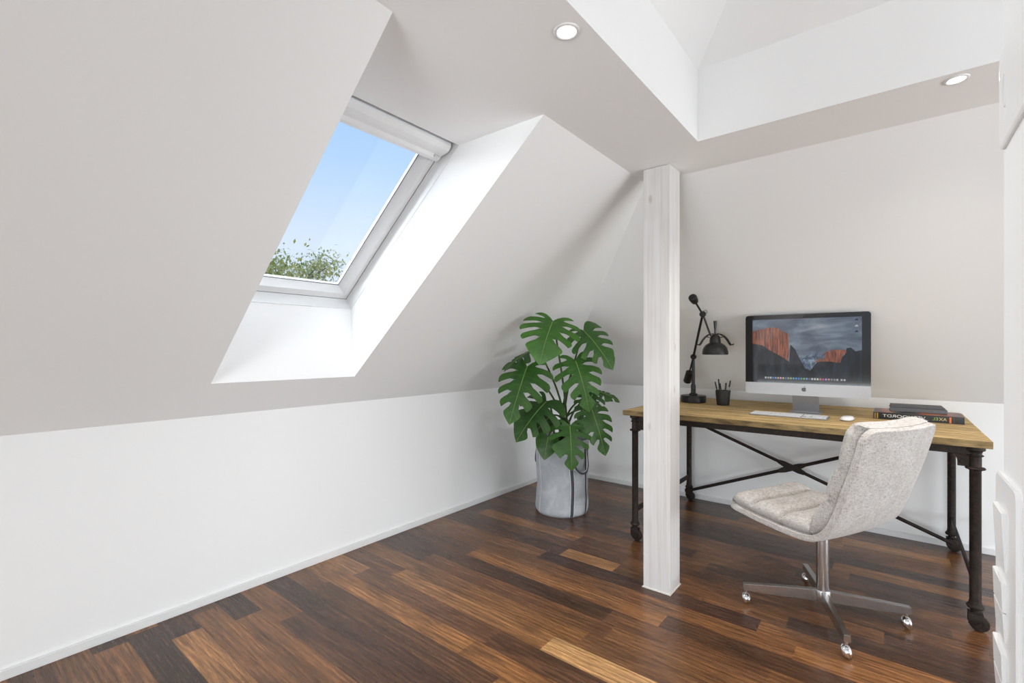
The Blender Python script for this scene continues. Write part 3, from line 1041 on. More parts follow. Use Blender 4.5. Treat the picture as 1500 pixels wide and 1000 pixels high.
def m_cover():
    t = NT('printed_dark_cover')
    o = t.obj()
    f = t.noise(t.mapping(o, (14, 22, 1)), 1.0, 3, .5, .6)
    sx = t.add('ShaderNodeSeparateXYZ'); t.l.new(o, sx.inputs[0])
    x = t.math('ADD', sx.outputs[0], t.math('MULTIPLY', t.math('SUBTRACT', f, .5), .12))
    c = t.ramp(t.math('ADD', t.math('MULTIPLY', x, 2.6), .5), [(.10, (.03, .028, .03)), (.14, (.42, .07, .035)), (.22, (.45, .30, .19)), (.29, (.03, .026, .026)), (.50, (.035, .026, .024)),
                  (.58, (.50, .10, .03)), (.70, (.38, .17, .07)), (.82, (.30, .07, .045)), (.93, (.10, .04, .035))])
    t.set(c, .3)
    return t.m
M_pages = plain('cream_pages', (.62, .58, .5), .8, var=.1, scale=200)
M_pages_dark = plain('grey_pages', (.30, .30, .30), .8, var=.1, scale=200)
bt, bw, bd, bh = book('hardback_book', 'large dark book with orange cover picture, mirrored spine lettering, beneath grey books', -.077, .291, 3.315, 3.535, TZ, TZ + .037,
                      m_cover(), M_pages)
M_spine = plain('black_spine', (.017, .017, .018), .4)
bm = bmesh.new(); box(bm, -bw - .0003, bw + .0003, -bd - .0016, -bd + .001, -.0, bh, bev=.0006, seg=1)
spine = link('spine', bm, M_spine, bt)
def text_mesh(txt, size, mat, parent, name, x, z, width, mirror=True, y=-.0022, height=None):
    cu = bpy.data.curves.new('t', 'FONT'); cu.body = txt; cu.size = size; cu.extrude = .0
    cu.align_x = 'CENTER'; cu.align_y = 'CENTER'
    ob = bpy.data.objects.new('t', cu); col.objects.link(ob)
    dg = bpy.context.evaluated_depsgraph_get()
    me = bpy.data.meshes.new_from_object(ob.evaluated_get(dg))
    bpy.data.objects.remove(ob)
    xs = [v.co.x for v in me.vertices]; ys = [v.co.y for v in me.vertices]
    cx, cy = (max(xs) + min(xs)) / 2, (max(ys) + min(ys)) / 2
    sx = width / (max(xs) - min(xs)) * (-1 if mirror else 1)
    sy = (height or size) / (max(ys) - min(ys))
    bm = bmesh.new(); bm.from_mesh(me)
    for v in bm.verts:
        v.co = V((x + (v.co.x - cx) * sx, y, z + (v.co.y - cy) * sy))
    bpy.data.meshes.remove(me)
    return link(name, bm, mat, parent)
M_white_ink = plain('white_ink', (.75, .75, .74), .5, var=.02)
M_green_ink = plain('green_ink', (.30, .42, .08), .5, var=.02)
M_yellow_ink = plain('yellow_ink', (.62, .5, .2), .5, var=.02)
M_orange_ink = plain('orange_ink', (.72, .16, .03), .5, var=.05)
M_gold_ink = plain('gold_ink', (.55, .32, .06), .5, var=.05)
yb_s = -bd - .0022
text_mesh('VERVOORDT', .016, M_white_ink, spine, 'title', -.055, bh * .54, .178, y=yb_s, height=.015)
text_mesh('EL', .016, M_green_ink, spine, 'title', .072, bh * .54, .022, y=yb_s, height=.015)
text_mesh('AX', .016, M_yellow_ink, spine, 'title', .102, bh * .54, .030, y=yb_s, height=.015)
for x0, x1, mt in ((-.179, -.175, M_gold_ink), (-.169, -.164, M_gold_ink), (.127, .135, M_orange_ink), (.144, .147, plain('brown_ink', (.10, .04, .025), .5))):
    bm = bmesh.new()
    quad(bm, [(x0, yb_s, .003), (x1, yb_s, .003), (x1, yb_s, bh - .004), (x0, yb_s, bh - .004)])
    link('spine_band', bm, mt, spine)
M_greybook = plain('dark_grey_cloth', (.085, .085, .09), .6, var=.08, scale=60)
M_greybook2 = plain('mid_grey_cloth', (.115, .115, .12), .6, var=.08, scale=60)
book('grey_book', 'thick plain grey book lying on the large dark book', -.008, .231, 3.40, 3.555, TZ + .0375, TZ + .0375 + .021, M_greybook2, M_pages_dark, rz=R(1.5))
book('grey_book', 'thin dark grey book on top of the desk book stack', -.004, .222, 3.415, 3.575, TZ + .059, TZ + .059 + .009, M_greybook, M_pages_dark, rz=R(2.0))

# ------------------------------------------------------------------ office chair
CC = V((-.242, 2.547, 0))
Wv = V((.443, .896, 0)).normalized(); Fv = V((-.896, .443, 0)).normalized()
# chair frame: local x = across (towards far side), local y = facing; rz so that local x -> Wv
chair = thing('office_chair', 'beige fabric swivel chair with tufted cushions on steel star base', 'chair', CC, math.atan2(Wv.y, Wv.x))
prof_s = [(.312, .457), (.25, .448), (.15, .435), (.05, .427), (-.02, .424), (-.075, .426), (-.117, .438), (-.150, .462), (-.176, .495), (-.205, .55), (-.236, .625), (-.262, .70), (-.285, .775), (-.305, .85), (-.318, .90)]
pts_s = spline([(0, y, z) for y, z in prof_s], 4)
Ls = [0]
for a, b in zip(pts_s, pts_s[1:]):
    Ls.append(Ls[-1] + (b - a).length)
LT = Ls[-1]
def prof_at(l):
    l = max(0, min(LT, l))
    for i in range(len(Ls) - 1):
        if l <= Ls[i + 1]:
            t = (l - Ls[i]) / max(1e-9, Ls[i + 1] - Ls[i])
            p = pts_s[i].lerp(pts_s[i + 1], t)
            tg = (pts_s[min(i + 2, len(pts_s) - 1)] - pts_s[max(i - 1, 0)]).normalized()
            return p, tg
    return pts_s[-1], (pts_s[-1] - pts_s[-2]).normalized()
def nrm(tg):           # towards the sitter
    return V((0, -tg.z, tg.y)) * (-1)
HW = .243
def halfw(l, r0=.05, r1=.055):
    if l < r0:
        return HW - r0 + math.sqrt(max(0, r0 * r0 - (r0 - l) ** 2))
    if l > LT - r1:
        q = l - (LT - r1)
        return HW - r1 + math.sqrt(max(0, r1 * r1 - q * q))
    return HW
def shell_pt(l, v, off):
    p, tg = prof_at(l)
    n_ = nrm(tg)
    back = max(0, min(1, (l - .42) / .25))
    wing = (.020 * back + .006) * (abs(v) / HW) ** 2.2
    x = v
    return V((x, p.y, p.z)) + n_ * (off + wing)
NU, NV = 56, 20
ls = [0, .004, .012, .026] + [.05 + (LT - .1) * i / (NU - 8) for i in range(NU - 7)] + [LT - .026, LT - .012, LT - .004, LT]
def sheet(bm, l0s, off_in, off_out, inset=0.0):
    top, bot = [], []
    for l in l0s:
        w = halfw(l) - inset
        top.append([bm.verts.new(shell_pt(l, w * (2 * j / NV - 1), off_in)) for j in range(NV + 1)])
        bot.append([bm.verts.new(shell_pt(l, w * (2 * j / NV - 1), off_out)) for j in range(NV + 1)])
    m = len(l0s)
    for i in range(m - 1):
        for j in range(NV):
            bm.faces.new((top[i][j], top[i][j + 1], top[i + 1][j + 1], top[i + 1][j]))
            bm.faces.new((bot[i][j], bot[i + 1][j], bot[i + 1][j + 1], bot[i][j + 1]))
        for j in (0, NV):
            bm.faces.new((top[i][j], top[i + 1][j], bot[i + 1][j], bot[i][j]))
    for i in (0, m - 1):
        for j in range(NV):
            bm.faces.new((top[i][j], top[i][j + 1], bot[i][j + 1], bot[i][j]))
bm = bmesh.new()
sheet(bm, ls, 0.0, -.027)
sh_o = link('shell', bm, M_fab, chair, True)
bv = sh_o.modifiers.new('b', 'BEVEL'); bv.width = .011; bv.segments = 3; bv.limit_method = 'ANGLE'; bv.angle_limit = R(50)

# cushions: seat with three channels, back with three
def cushion(name, l0, l1, seams, hmax, top_over=0.0):
    bm = bmesh.new()
    nu = 96
    bnds = [l0] + seams + [l1]
    top, bot = [], []
    for i in range(nu + 1):
        t = i / nu
        t = .5 - .5 * cos(pi * t) if i in (0, nu) else t
        l = l0 + (l1 - l0) * t
        for a, b in zip(bnds, bnds[1:]):
            if a <= l <= b + 1e-9:
                q = (l - a) / (b - a); first, last = a == l0, b == l1
                break
        e_ = 1.0
        bul = max(0.0, 1 - abs(2 * q - 1) ** 2.6)
        gd = min([abs(l - sm) for sm in seams] + [9])
        groove = math.exp(-(gd / .0085) ** 2)
        w = halfw(max(l, .0) if l < LT else LT - .02) - .006
        if l > LT - .055: w = halfw(min(l, LT - .02)) - .006
        rt, rb = [], []
        for j in range(NV + 1):
            v = 2 * j / NV - 1
            edge = (1 - abs(v) ** 5) ** .5
            endf = 1.0
            dl = min(l - l0, l1 - l)
            r_ = .045
            if dl < r_: endf = math.sqrt(max(0, 1 - (1 - dl / r_) ** 2))
            hgt = hmax * (.82 + .18 * bul - .34 * groove) * (.42 + .58 * edge) * endf
            hgt += .004 * noise.noise(V((v * 3.0, l * 26, hmax * 30))) * edge * endf
            # gather wrinkles near the seams
            hgt += .0022 * sin(v * 42 + 3 * noise.noise(V((v * 4, l * 9, 1)))) * (1 - bul) * edge * endf
            dip = .010 * (1 - abs(v) ** 2) * endf
            rt.append(bm.verts.new(shell_pt(l, w * v, max(.002, hgt - dip))))
            rb.append(bm.verts.new(shell_pt(l, (w - .022) * v, -.0)))
        top.append(rt); bot.append(rb)
    for i in range(nu):
        for j in range(NV):
            bm.faces.new((top[i][j], top[i][j + 1], top[i + 1][j + 1], top[i + 1][j]))
            bm.faces.new((bot[i][j], bot[i + 1][j], bot[i + 1][j + 1], bot[i][j + 1]))
        for j in (0, NV):
            bm.faces.new((top[i][j], top[i + 1][j], bot[i + 1][j], bot[i][j]))
    for i in (0, nu):
        for j in range(NV):
            bm.faces.new((top[i][j], top[i][j + 1], bot[i][j + 1], bot[i][j]))
    return link(name, bm, M_fab, chair, True)
cushion('seat_cushion', .004, .425, [.125, .27], .072)
cushion('back_cushion', .405, LT + .022, [.60, .755], .092)
bm = bmesh.new()
lathe(bm, [(.0245, .085), (.0255, .09), (.0255, .385), (.045, .392), (.075, .398), (.075, .404), (0, .404)], n=28)
autosmooth(link('column', bm, M_steel, chair))
bm = bmesh.new()
lathe(bm, [(0, .066), (.028, .066), (.030, .07), (.030, .112), (.0275, .118), (0, .118)], n=28)
autosmooth(link('hub', bm, M_steel, chair))
rz0 = math.atan2(Wv.y, Wv.x)
tips = [V((-.541, 2.44, 0)), V((-.345, 2.85, 0)), V((-.133, 2.242, 0)), V((.052, 2.654, 0))]
for tp in tips:
    d = tp - CC
    a = math.atan2(d.y, d.x) - rz0
    Lg = .318
    rot = Matrix.Rotation(a, 4, 'Z')
    bm = bmesh.new()
    prof_l = [(.02, .117, .066), (.10, .113, .066), (.20, .106, .064), (Lg + .008, .096, .066)]
    hw_ = [.012, .012, .012, .012]
    prev = None
    for (x, zt3, zb3), w_ in zip(prof_l, hw_):
        rg_ = [bm.verts.new((x, -w_, zb3)), bm.verts.new((x, w_, zb3)), bm.verts.new((x, w_, zt3)), bm.verts.new((x, -w_, zt3))]
        if prev:
            for i in range(4):
                bm.faces.new((prev[i], prev[(i + 1) % 4], rg_[(i + 1) % 4], rg_[i]))
        else:
            bm.faces.new(rg_)
        prev = rg_
    bm.faces.new(prev[::-1])
    bmesh.ops.bevel(bm, geom=bm.edges[:], offset=.0018, segments=2, affect='EDGES')
    bmesh.ops.transform(bm, matrix=rot, verts=bm.verts[:])
    lg = autosmooth(link('leg', bm, M_steel, chair), 40)
    bm = bmesh.new()
    lathe(bm, [(.0055, .040), (.0055, .068)], (Lg - .006, 0, 0), 12)
    # hooded ball caster: flattened ball with a slanted hood rim
    ca, cb = V((Lg - .006, 0, .0265)), V((sin(a * 3 + 1), cos(a * 3 + 1), .0)).normalized()
    cb = (rot.inverted() @ V((cos(-.9), sin(-.9), 0)))
    cb = V((cb.x, cb.y, .35)).normalized()
    lathe(bm, [(0, -.0205), (.010, -.019), (.019, -.014), (.0245, -.007), (.026, 0), (.026, .003), (.0225, .0035), (.0225, .006), (.0215, .011), (.015, .017), (.008, .0195), (0, .020)], ca, 24, cb)
    bmesh.ops.transform(bm, matrix=rot, verts=bm.verts[:])
    autosmooth(link('caster', bm, M_chrome, lg), 40)

# ------------------------------------------------------------------ potted monstera
PC = V((-1.930, 3.012, 0))
plant = thing('potted_monstera', 'green monstera plant in grey canvas bag standing in the corner', 'potted plant', PC)
bm = bmesh.new()
NB, MB_ = 96, 30
PHt = .545
def bag_r(a, z):
    t = z / PHt
    r = .198 - .010 * sin(pi * t) + .004 * t
    r += .007 * noise.noise(V((cos(a) * 1.6, sin(a) * 1.6, z * 7))) + .004 * noise.noise(V((cos(a) * 4, sin(a) * 4, z * 13)))
    if t < .06: r -= .012 * (1 - t / .06) ** 2
    return r
stripes = []
def bag_mat(a, z):
    if abs(z - .478) < .005 or abs(z - .462) < .0035: return 2
    return 0
rings_ = []
zs_ = [PHt * i / MB_ for i in range(MB_ + 1)]
for z in zs_:
    rings_.append([bm.verts.new((bag_r(2 * pi * k / NB, z) * cos(2 * pi * k / NB), bag_r(2 * pi * k / NB, z) * sin(2 * pi * k / NB), z)) for k in range(NB)])
for i, (a, b) in enumerate(zip(rings_, rings_[1:])):
    for k in range(NB):
        bm.faces.new((a[k], a[(k + 1) % NB], b[(k + 1) % NB], b[k]))
bm.faces.new(rings_[0][::-1])
inner = [[bm.verts.new((v.co.x * .955, v.co.y * .955, z)) for v in rings_[-1]] for z in (PHt, PHt - .06)]
for a, b in ((rings_[-1], inner[0]), (inner[0], inner[1])):
    for k in range(NB):
        bm.faces.new((a[k], a[(k + 1) % NB], b[(k + 1) % NB], b[k]))
bag = link('planter_bag', bm, M_bag, plant, True)
bm = bmesh.new()
lathe(bm, [(0, PHt - .045), (.10, PHt - .048), (.188, PHt - .055)], n=40)
link('soil', bm, M_soil, plant, True)
def strip(name, ang, half, mat, z0, z1, lift=.0025, edge=None, parent=None, wob=0.0):
    """vertical sewn band on the bag"""
    bm = bmesh.new()
    nz = 30
    cols = [(-half, 0), (half, 0)] if edge is None else [(-half, 1), (-half * .72, 0), (half * .72, 1), (half, 1)]
    prev = None
    for i in range(nz + 1):
        z = z0 + (z1 - z0) * i / nz
        aa = ang + wob * sin(z * 9)
        row = []
        for cx, _ in cols:
            a = aa + cx / .2
            r = bag_r(a, z) + lift
            row.append(bm.verts.new((r * cos(a), r * sin(a), z)))
        if prev:
            for k in range(len(cols) - 1):
                f = bm.faces.new((prev[k], prev[k + 1], row[k + 1], row[k]))
                f.material_index = 1 if (edge is not None and k in (0, 2)) else 0
        prev = row
    return link(name, bm, [mat, M_bandlight], parent or bag, True)
# direction from the pot to the viewpoint sets nothing here: angles are measured round the bag
A_dark1, A_dark2, A_pale = R(-37), R(3), R(-112)
strip('webbing_band', A_dark1, .018, M_band, .004, .50, edge=1, wob=.05)
strip('webbing_band', A_dark2, .017, M_band, .004, .50, edge=1, wob=.05)
strip('seam', A_pale, .004, M_bandlight, .004, .50, wob=.03)
strip('webbing_band', A_pale + pi * .35 + 2.2, .014, M_band, .004, .50, edge=1)
# stitched hem below the rim
bm = bmesh.new()
for zz, hh in ((.466, .004), (.480, .004)):
    pr_ = None
    vs0 = [bm.verts.new(((bag_r(2 * pi * k / NB, zz) + .0018) * cos(2 * pi * k / NB), (bag_r(2 * pi * k / NB, zz) + .0018) * sin(2 * pi * k / NB), zz)) for k in range(NB)]
    vs1 = [bm.verts.new(((bag_r(2 * pi * k / NB, zz + hh) + .0018) * cos(2 * pi * k / NB), (bag_r(2 * pi * k / NB, zz + hh) + .0018) * sin(2 * pi * k / NB), zz + hh)) for k in range(NB)]
    for k in range(NB):
        bm.faces.new((vs0[k], vs0[(k + 1) % NB], vs1[(k + 1) % NB], vs1[k]))
link('hem_stitching', bm, M_bandlight, bag)
def handle(a0, a1, drop):
    bm = bmesh.new()
    path = []
    am = (a0 + a1) / 2
    for i in range(25):
        t = i / 24
        a = a0 + (a1 - a0) * (.5 - .5 * cos(pi * t))
        z = .47 - drop * sin(pi * t) ** .75
        r = .205 + .030 * sin(pi * t)
        path.append(V((r * cos(a), r * sin(a), z)))
    hwid = .011
    prev = None
    for i, p in enumerate(path):
        tg = (path[min(i + 1, 24)] - path[max(i - 1, 0)]).normalized()
        rad = V((p.x, p.y, 0)).normalized()
        side = tg.cross(rad).normalized()
        row = [bm.verts.new(p + side * s_ * hwid + rad * q) for s_, q in ((-1, -.002), (-.75, .002), (.75, .002), (1, -.002), (0, -.004))]
        if prev:
            for k in range(5):
                f = bm.faces.new((prev[k], prev[(k + 1) % 5], row[(k + 1) % 5], row[k]))
                f.material_index = 1 if k in (0, 2) else 0
        prev = row
    return link('handle', bm, [M_band, M_bandlight], bag, True)
handle(A_dark1, A_dark2, .15)
handle(R(150), R(195), .15)

# leaves
OUT = [(.035, .0), (.10, -.115), (.22, -.165), (.35, -.11), (.445, .02), (.485, .16), (.475, .31), (.42, .47), (.335, .62), (.225, .77), (.11, .90), (.0, 1.0)]
OUTS = spline([(x, y, 0) for x, y in OUT], 6)
OL = [0]
for a, b in zip(OUTS, OUTS[1:]):
    OL.append(OL[-1] + (b - a).length)
def outline(t):
    l = max(0, min(1, t)) * OL[-1]
    for i in range(len(OL) - 1):
        if l <= OL[i + 1] + 1e-9:
            return OUTS[i].lerp(OUTS[i + 1], (l - OL[i]) / max(1e-9, OL[i + 1] - OL[i]))
    return OUTS[-1]
def midr(t):
    return V((0, max(0.0, (t - .20) / .80) ** 1.75 * .97, 0))
BND = [0, .27, .42, .56, .70, .83, 1.0]
def make_leaf(bm, B, T, width, up, seed, cut=True, droop=.35, curl=.22, fold=.25, tint=.5, wside=(1, 1)):
    """one blade with its midrib; B = where the stalk joins, T = tip, up = rough direction of the upper face"""
    rn = random.Random(seed)
    B, T = V(B), V(T)
    yv = (T - B); Ln = yv.length; yv.normalize()
    up = V(up); zv = (up - yv * up.dot(yv)).normalized(); xv = yv.cross(zv).normalized()
    cl_ = bm.loops.layers.float_color.get('tint') or bm.loops.layers.float_color.new('tint')
    ul_ = bm.loops.layers.uv.get('leaf') or bm.loops.layers.uv.new('leaf')
    def bend(x, y):
        # x, y in leaf lengths
        z = -droop * abs(x) ** 2.1 * 1.6 - fold * (-(abs(x)) * .35) * (1 - min(1, abs(x) / .35)) - curl * (y - .1) ** 2 + .012 * noise.noise(V((x * 5, y * 5, seed)))
        # keep the tip on T: shift by the curl at the tip
        z += curl * .81 * max(0, y) ** 2
        z += -curl * .9 * max(0, y) * (1 - max(0, min(1, y))) * -.9
        return B + xv * (x * Ln * width) + yv * (y * Ln) + zv * (z * Ln)
    NS, NTT = 12, 8
    for side in (-1, 1):
        prev_sc = 2
        for fi in range(len(BND) - 1):
            t0, t1 = BND[fi], BND[fi + 1]
            lenf = 1 - rn.uniform(0, .05)
            sc0 = prev_sc
            sc1 = rn.uniform(.24, .44) if rn.random() < .93 else 2
            prev_sc = sc1
            gap = rn.uniform(.15, .26) if cut else 0.0
            if fi == 0: sc0 = 2
            if fi == len(BND) - 2: sc1 = 2
            grid = []
            for i in range(NS + 1):
                s = (i / NS)
                row = []
                for j in range(NTT + 1):
                    q = j / NTT
                    def g(s_, c_):
                        if not cut or c_ > 1: return 0.0
                        k = max(0, min(1, (s_ - c_ + .04) / .20)); k = k * k * (3 - 2 * k)
                        return k * (.85 + .3 * s_)
                    q2 = q
                    if q < .5: q2 = q + (.5 - q) * 2 * gap * g(s, sc0) * .9
                    else: q2 = q - (q - .5) * 2 * gap * g(s, sc1) * .9
                    t = t0 + (t1 - t0) * q2
                    reach = s
                    if cut and s > .6:
                        # rounded finger ends, swept towards the tip
                        qq = 2 * q - 1
                        lag = (max(0, -qq) ** 2.5 * .09 * (sc0 < 1) + max(0, qq) ** 4 * .03 * (sc1 < 1))
                        if fi == 0: lag = max(0, qq) ** 4 * .03 * (sc1 < 1)
                        if fi == len(BND) - 2: lag = max(0, -qq) ** 2.5 * .08 * (sc0 < 1)
                        reach = s - lag * ((s - .6) / .4) ** 1.5
                    reach *= lenf if cut and fi < len(BND) - 2 else 1
                    O_p = outline(t); Mp = midr(t)
                    p = Mp.lerp(O_p, reach)
                    # side veins sweep forward
                    p.y -= .03 * sin(pi * min(1, reach)) * (1 if fi > 0 else .3)
                    row.append((bm.verts.new(bend(p.x * side * wside[0 if side < 0 else 1], p.y)), q, s))
                grid.append(row)
            for i in range(NS):
                for j in range(NTT):
                    qd = [grid[i][j], grid[i][j + 1], grid[i + 1][j + 1], grid[i + 1][j]]
                    if side < 0: qd = qd[::-1]
                    f = bm.faces.new([q_[0] for q_ in qd])
                    f.smooth = True
                    for lp, q_ in zip(f.loops, qd):
                        lp[ul_].uv = (q_[1], q_[2]); lp[cl_] = (tint, tint, tint, 1)
    bmesh.ops.remove_doubles(bm, verts=bm.verts[:], dist=.0006)
    n0 = len(bm.faces)
    mid = [bend(0, .985 * k / 14) + zv * .0006 for k in range(15)]
    tube(bm, mid, [.0038 * (1 - .75 * k / 14) for k in range(15)], 6, 1)

def leaf(B, T, width, up, seed, cut=True, stalk=True, stalk_from=None, **kw):
    bm = bmesh.new()
    make_leaf(bm, B, T, width, up, seed, cut, **kw)
    me = bpy.data.meshes.new('leaf')
    bm.normal_update()
    bm.to_mesh(me); bm.free()
    me.materials.append(M_leaf); me.materials.append(M_midrib)
    o = bpy.data.objects.new('leaf', me); col.objects.link(o)
    # vertices are in world space: move to plant space
    me.transform(Matrix.Translation(-PC))
    o.parent = plant
    if stalk:
        s0 = V(stalk_from or (PC.x + random.uniform(-.05, .05), PC.y + random.uniform(-.05, .05), PHt - .06))
        B = V(B)
        m1 = s0.lerp(B, .35) + V((0, 0, .12)); m1.z = min(m1.z, B.z + .02)
        m2 = s0.lerp(B, .8) + V((0, 0, .06)); m2.z = min(m2.z, B.z + .03)
        bm = bmesh.new()
        tube(bm, [p - PC for p in spline([s0, m1, m2, B], 6)], [.0085 - .004 * k / 18 for k in range(19)], 8)
        link('stalk', bm, M_stem, o, True)
    return o
cam_dir = V((.55, -.78, .0))
LEAVES = [
    # B, T, width factor, up, seed, cut, kw
    ((-1.662, 2.487, 1.380), (-1.659, 2.336, 1.105), 1.30, (.45, -.55, .75), 1, True, dict(droop=.30, curl=.5, tint=.95)),
    ((-1.647, 2.844, 1.331), (-1.444, 2.879, 1.063), .98, (.62, -.62, .55), 2, True, dict(droop=.42, curl=.25, tint=.45)),
    ((-1.691, 2.809, 1.124), (-1.568, 2.780, .782), 1.00, (.55, -.60, .55), 3, True, dict(droop=.42, curl=.3, tint=.75)),
    ((-1.951, 2.601, 1.082), (-1.964, 2.424, .705), .98, (.35, -.75, .45), 4, True, dict(droop=.42, curl=.15, tint=.55)),
    ((-1.628, 2.924, .781), (-1.507, 2.893, .480), .86, (.60, -.62, .40), 5, True, dict(droop=.42, curl=.2, tint=.45)),
    ((-1.721, 2.786, .675), (-1.661, 2.706, .391), 1.05, (.50, -.65, .55), 6, True, dict(droop=.36, curl=.4, tint=.55)),
    ((-1.866, 2.733, .591), (-1.865, 2.683, .438), 1.05, (.45, -.7, .4), 7, False, dict(droop=.3, curl=.2, tint=.35)),
    ((-1.905, 2.766, .832), (-2.010, 2.554, .562), 1.05, (.25, -.70, .60), 8, True, dict(droop=.42, curl=.3, tint=.3)),
    ((-1.875, 2.624, 1.199), (-2.005, 2.417, 1.050), .95, (.0, -.25, .95), 9, True, dict(droop=.5, curl=.4, tint=.12)),
    ((-1.674, 3.015, .876), (-1.732, 2.905, .697), 1.10, (.4, -.6, .6), 10, True, dict(droop=.4, curl=.3, tint=.15)),
    ((-1.667, 3.085, .891), (-1.521, 3.138, .817), 1.0, (.3, -.3, .9), 11, True, dict(droop=.5, curl=.4, tint=.35)),
    ((-1.960, 2.880, .700), (-2.030, 2.790, .575), 1.2, (.2, -.6, .7), 12, False, dict(droop=.4, curl=.3, tint=.1)),
]
for i, (B, T, w, up, sd, cut, kw) in enumerate(LEAVES):
    a = i * 2.4
    leaf(B, T, w, up, sd, cut, stalk_from=(PC.x + .06 * cos(a), PC.y + .06 * sin(a), PHt - .06), **kw)

# ------------------------------------------------------------------ wall switches and control unit by the viewpoint
sw = thing('light_switch_panel', 'white stacked light switches at the lower right edge', 'light switch', (PX, .80, .80))
def pp(dx, y, z): return (-dx, y - .80, z - .80)
bm = bmesh.new()
out = rrect(.13, .40, .012)
cy_, cz_ = .868 - .065, 1.046 - .20
a = [bm.verts.new(pp(0, cy_ + x, cz_ + z)) for x, z in out]
b = [bm.verts.new(pp(.0035, cy_ + x, cz_ + z)) for x, z in out]
c_ = [bm.verts.new(pp(.0050, cy_ + x * .965, cz_ + z * .99)) for x, z in out]
bm.faces.new(c_)
for p_, q_ in ((a, b), (b, c_)):
    for i in range(len(a)):
        bm.faces.new((p_[i], p_[(i + 1) % len(a)], q_[(i + 1) % len(a)], q_[i]))
link('cover_frame', bm, M_plastic, sw)
def rocker(z1, z0, y1, y0, split):
    bm = bmesh.new()
    zs2 = [(z1, (z1 + z0) / 2 + .0006), ((z1 + z0) / 2 - .0006, z0)] if split else [(z1, z0)]
    for k, (za, zb_) in enumerate(zs2):
        top_p, bot_p = (.0095, .0085) if k == 0 else (.0085, .0065)
        if not split: top_p, bot_p = .0095, .0065
        vs = box(bm, 0, 1, 0, 1, 0, 1)
        for v, q in zip(vs, [(.004, y0, zb_), (bot_p, y0, zb_), (bot_p, y1, zb_), (.004, y1, zb_), (.004, y0, za), (top_p, y0, za), (top_p, y1, za), (.004, y1, za)]):
            v.co = pp(*q)
    bmesh.ops.bevel(bm, geom=bm.edges[:], offset=.0008, segments=2, affect='EDGES')
    return link('rocker', bm, M_plastic, sw)
rocker(1.008, .938, .853, .792, False)
rocker(.926, .856, .853, .792, True)
rocker(.842, .772, .853, .792, True)
ctl = thing('wall_control_unit', 'white flat control box on wall at the upper right edge', 'control box', (PX, .80, 1.5))
def cp(dx, y, z): return (-dx, y - .80, z - 1.5)
bm = bmesh.new()
out = rrect(.26, .117, .012)
cy_, cz_ = .848 - .13, 1.506
lv = [(0, 1.0), (.0030, 1.0), (.0045, .97), (.0050, .93)]
lp_ = [[bm.verts.new(cp(d_, cy_ + x * s_, cz_ + z * s_)) for x, z in out] for d_, s_ in lv]
bm.faces.new(lp_[-1])
for p_, q_ in zip(lp_, lp_[1:]):
    for i in range(len(out)):
        bm.faces.new((p_[i], p_[(i + 1) % len(out)], q_[(i + 1) % len(out)], q_[i]))
autosmooth(link('casing', bm, M_plastic, ctl))
bm = bmesh.new()
tube(bm, spline([cp(.0046, .800, 1.487), cp(.0046, .808, 1.500), cp(.0046, .810, 1.514), cp(.0046, .806, 1.528)], 6), .0016, 8)
link('dial_groove', bm, M_plastic_grey, ctl, True)

# ------------------------------------------------------------------ tree outside the roof window
TC = V((-9.9, 4.9, 2.25))
tree = thing('garden_tree', 'leafy olive-green tree seen through the roof window', 'tree', (TC.x, TC.y, -4.0))
bm = bmesh.new()
tube(bm, [(0, 0, 0), (.05, .02, 3.2), (.0, 0, 5.3), (-.05, .05, 6.6)], [.22, .16, .09, .02], 10)
rn = random.Random(5)
brs = []
for k in range(26):
    a = rn.uniform(0, 2 * pi); z0 = rn.uniform(4.6, 6.4); L_b = rn.uniform(.5, 1.05) * (1.1 - .3 * (z0 - 4.6) / 2)
    e_ = V((cos(a) * L_b, sin(a) * L_b, z0 + rn.uniform(.3, .75)))
    tube(bm, [(0, 0, z0), V((0, 0, z0)).lerp(e_, .5) + V((0, 0, .08)), e_], [.035, .02, .006], 5)
    brs.append(e_)
M_bark = plain('grey_bark', (.10, .085, .065), .9, var=.3)
link('trunk', bm, M_bark, tree, True)
def m_tleaf():
    t = NT('tree_foliage')
    f = t.noise(t.obj(), 3.5, 3)
    c = t.ramp(f, [(.3, (.27, .32, .08)), (.5, (.50, .54, .16)), (.7, (.76, .75, .34))])
    t.set(c, .6)
    return t.m
bm = bmesh.new()
for k in range(9000):
    if rn.random() < .75:
        c0 = rn.choice(brs); sp = .22
        p = c0 + V((rn.gauss(0, sp), rn.gauss(0, sp), rn.gauss(0, sp * .8)))
    else:
        p = V((rn.gauss(0, .5), rn.gauss(0, .5), 5.9 + rn.gauss(0, .45)))
    u = V((rn.gauss(0, 1), rn.gauss(0, 1), rn.gauss(0, 1))).normalized(); w = frame_for(u)[0]
    s_ = rn.uniform(.03, .06)
    bm.faces.new([bm.verts.new(p + q) for q in (u * s_, w * s_ * .5, -u * s_, -w * s_ * .5)])
link('crown', bm, m_tleaf(), tree)

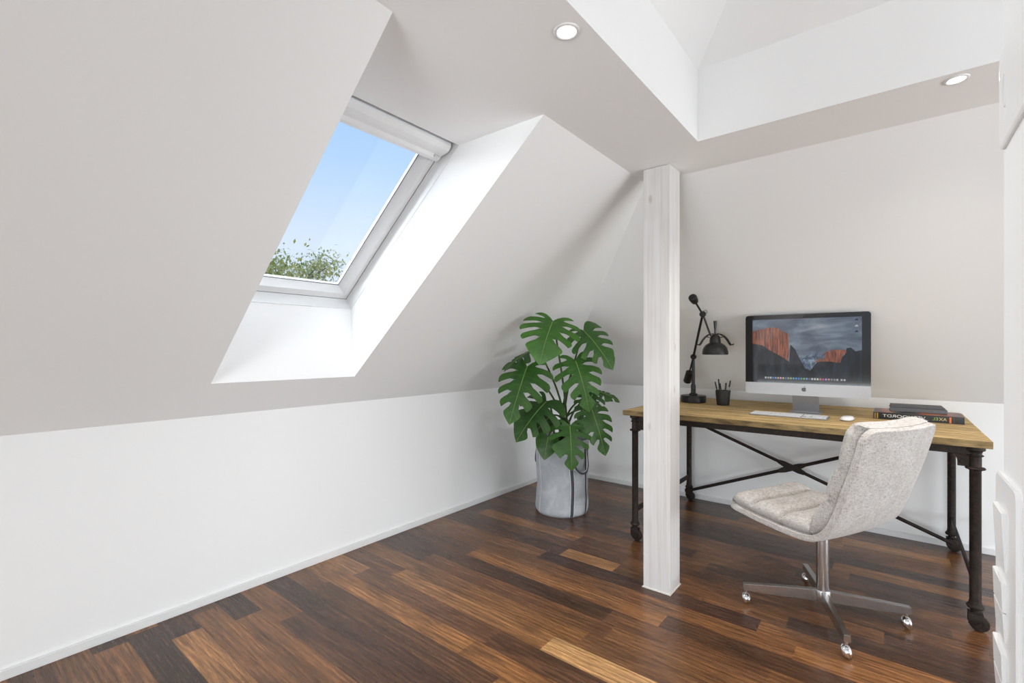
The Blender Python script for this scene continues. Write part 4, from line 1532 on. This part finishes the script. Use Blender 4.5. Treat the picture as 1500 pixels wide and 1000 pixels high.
# ------------------------------------------------------------------ light
w = bpy.data.worlds.new('sky'); sc.world = w; w.use_nodes = True
nt = w.node_tree
tc = nt.nodes.new('ShaderNodeTexCoord'); sp = nt.nodes.new('ShaderNodeSeparateXYZ')
nt.links.new(tc.outputs['Generated'], sp.inputs[0])
rp = nt.nodes.new('ShaderNodeValToRGB')
stops = [(0.0, (.55, .52, .50)), (.49, (.62, .62, .62)), (.5, (.80, .88, .97)), (.60, (.70, .82, .97)), (.68, (.46, .67, .96)), (.75, (.36, .58, .93)), (1.0, (.22, .42, .82))]
el = rp.color_ramp.elements
while len(el) < len(stops): el.new(.5)
for i, (p, c) in enumerate(stops):
    el[i].position = p; el[i].color = (*c, 1)
mul = nt.nodes.new('ShaderNodeMath'); mul.operation = 'MULTIPLY_ADD'
mul.inputs[1].default_value = .5; mul.inputs[2].default_value = .5
nt.links.new(sp.outputs[2], mul.inputs[0]); nt.links.new(mul.outputs[0], rp.inputs[0])
bg = nt.nodes['Background']; nt.links.new(rp.outputs[0], bg.inputs[0]); bg.inputs[1].default_value = 1.0

def area_light(name, loc, target, sx, sy, energy, color):
    ld = bpy.data.lights.new(name, 'AREA'); ld.shape = 'RECTANGLE'; ld.size = sx; ld.size_y = sy; ld.energy = energy; ld.color = color
    o = bpy.data.objects.new(name, ld); col.objects.link(o)
    o.location = loc
    d = V(target) - V(loc)
    o.rotation_euler = d.to_track_quat('-Z', 'Y').to_euler()
    return o
area_light('front_fill_light', (1.3, YF + .06, .7), (.4, 2.5, 1.9), 2.4, .8, 88, (.885, .957, 1.0))  # added fill lamp, unseen behind the camera, brightening slopes and ceiling
area_light('front_fill_light', (-.6, YF + .06, .35), (-.4, 1.5, 2.2), 3.2, .3, 84, (.885, .957, 1.0))  # second added fill lamp, low and tilted up at the ceiling
area_light('right_fill_light', (XR - .06, 1.9, .7), (-1.2, 2.4, 1.8), 3.0, .7, 122, (.885, .957, 1.0))  # added fill lamp on the unseen right side, for left slope and corner
area_light('roof_window_daylight', (-2.38, .93, 2.02), (-1.5, 1.5, 1.85), .5, .5, 11, (.90, .96, 1.0))
area_light('roof_window_daylight', (-2.95, 1.15, 1.62), (-1.2, 1.2, 2.1), .7, .5, 30, (.90, .96, 1.0))

# ------------------------------------------------------------------ camera
cd = bpy.data.cameras.new('camera'); cam = bpy.data.objects.new('camera', cd); col.objects.link(cam)
cam.location = (0, 0, 1.2)
cam.rotation_euler = (R(90), 0, R(38.68685))
cd.sensor_width = 36; cd.lens = 693.728 / 1500 * 36
cd.shift_y = 11.876 / 1500
cd.clip_start = .01
sc.camera = cam
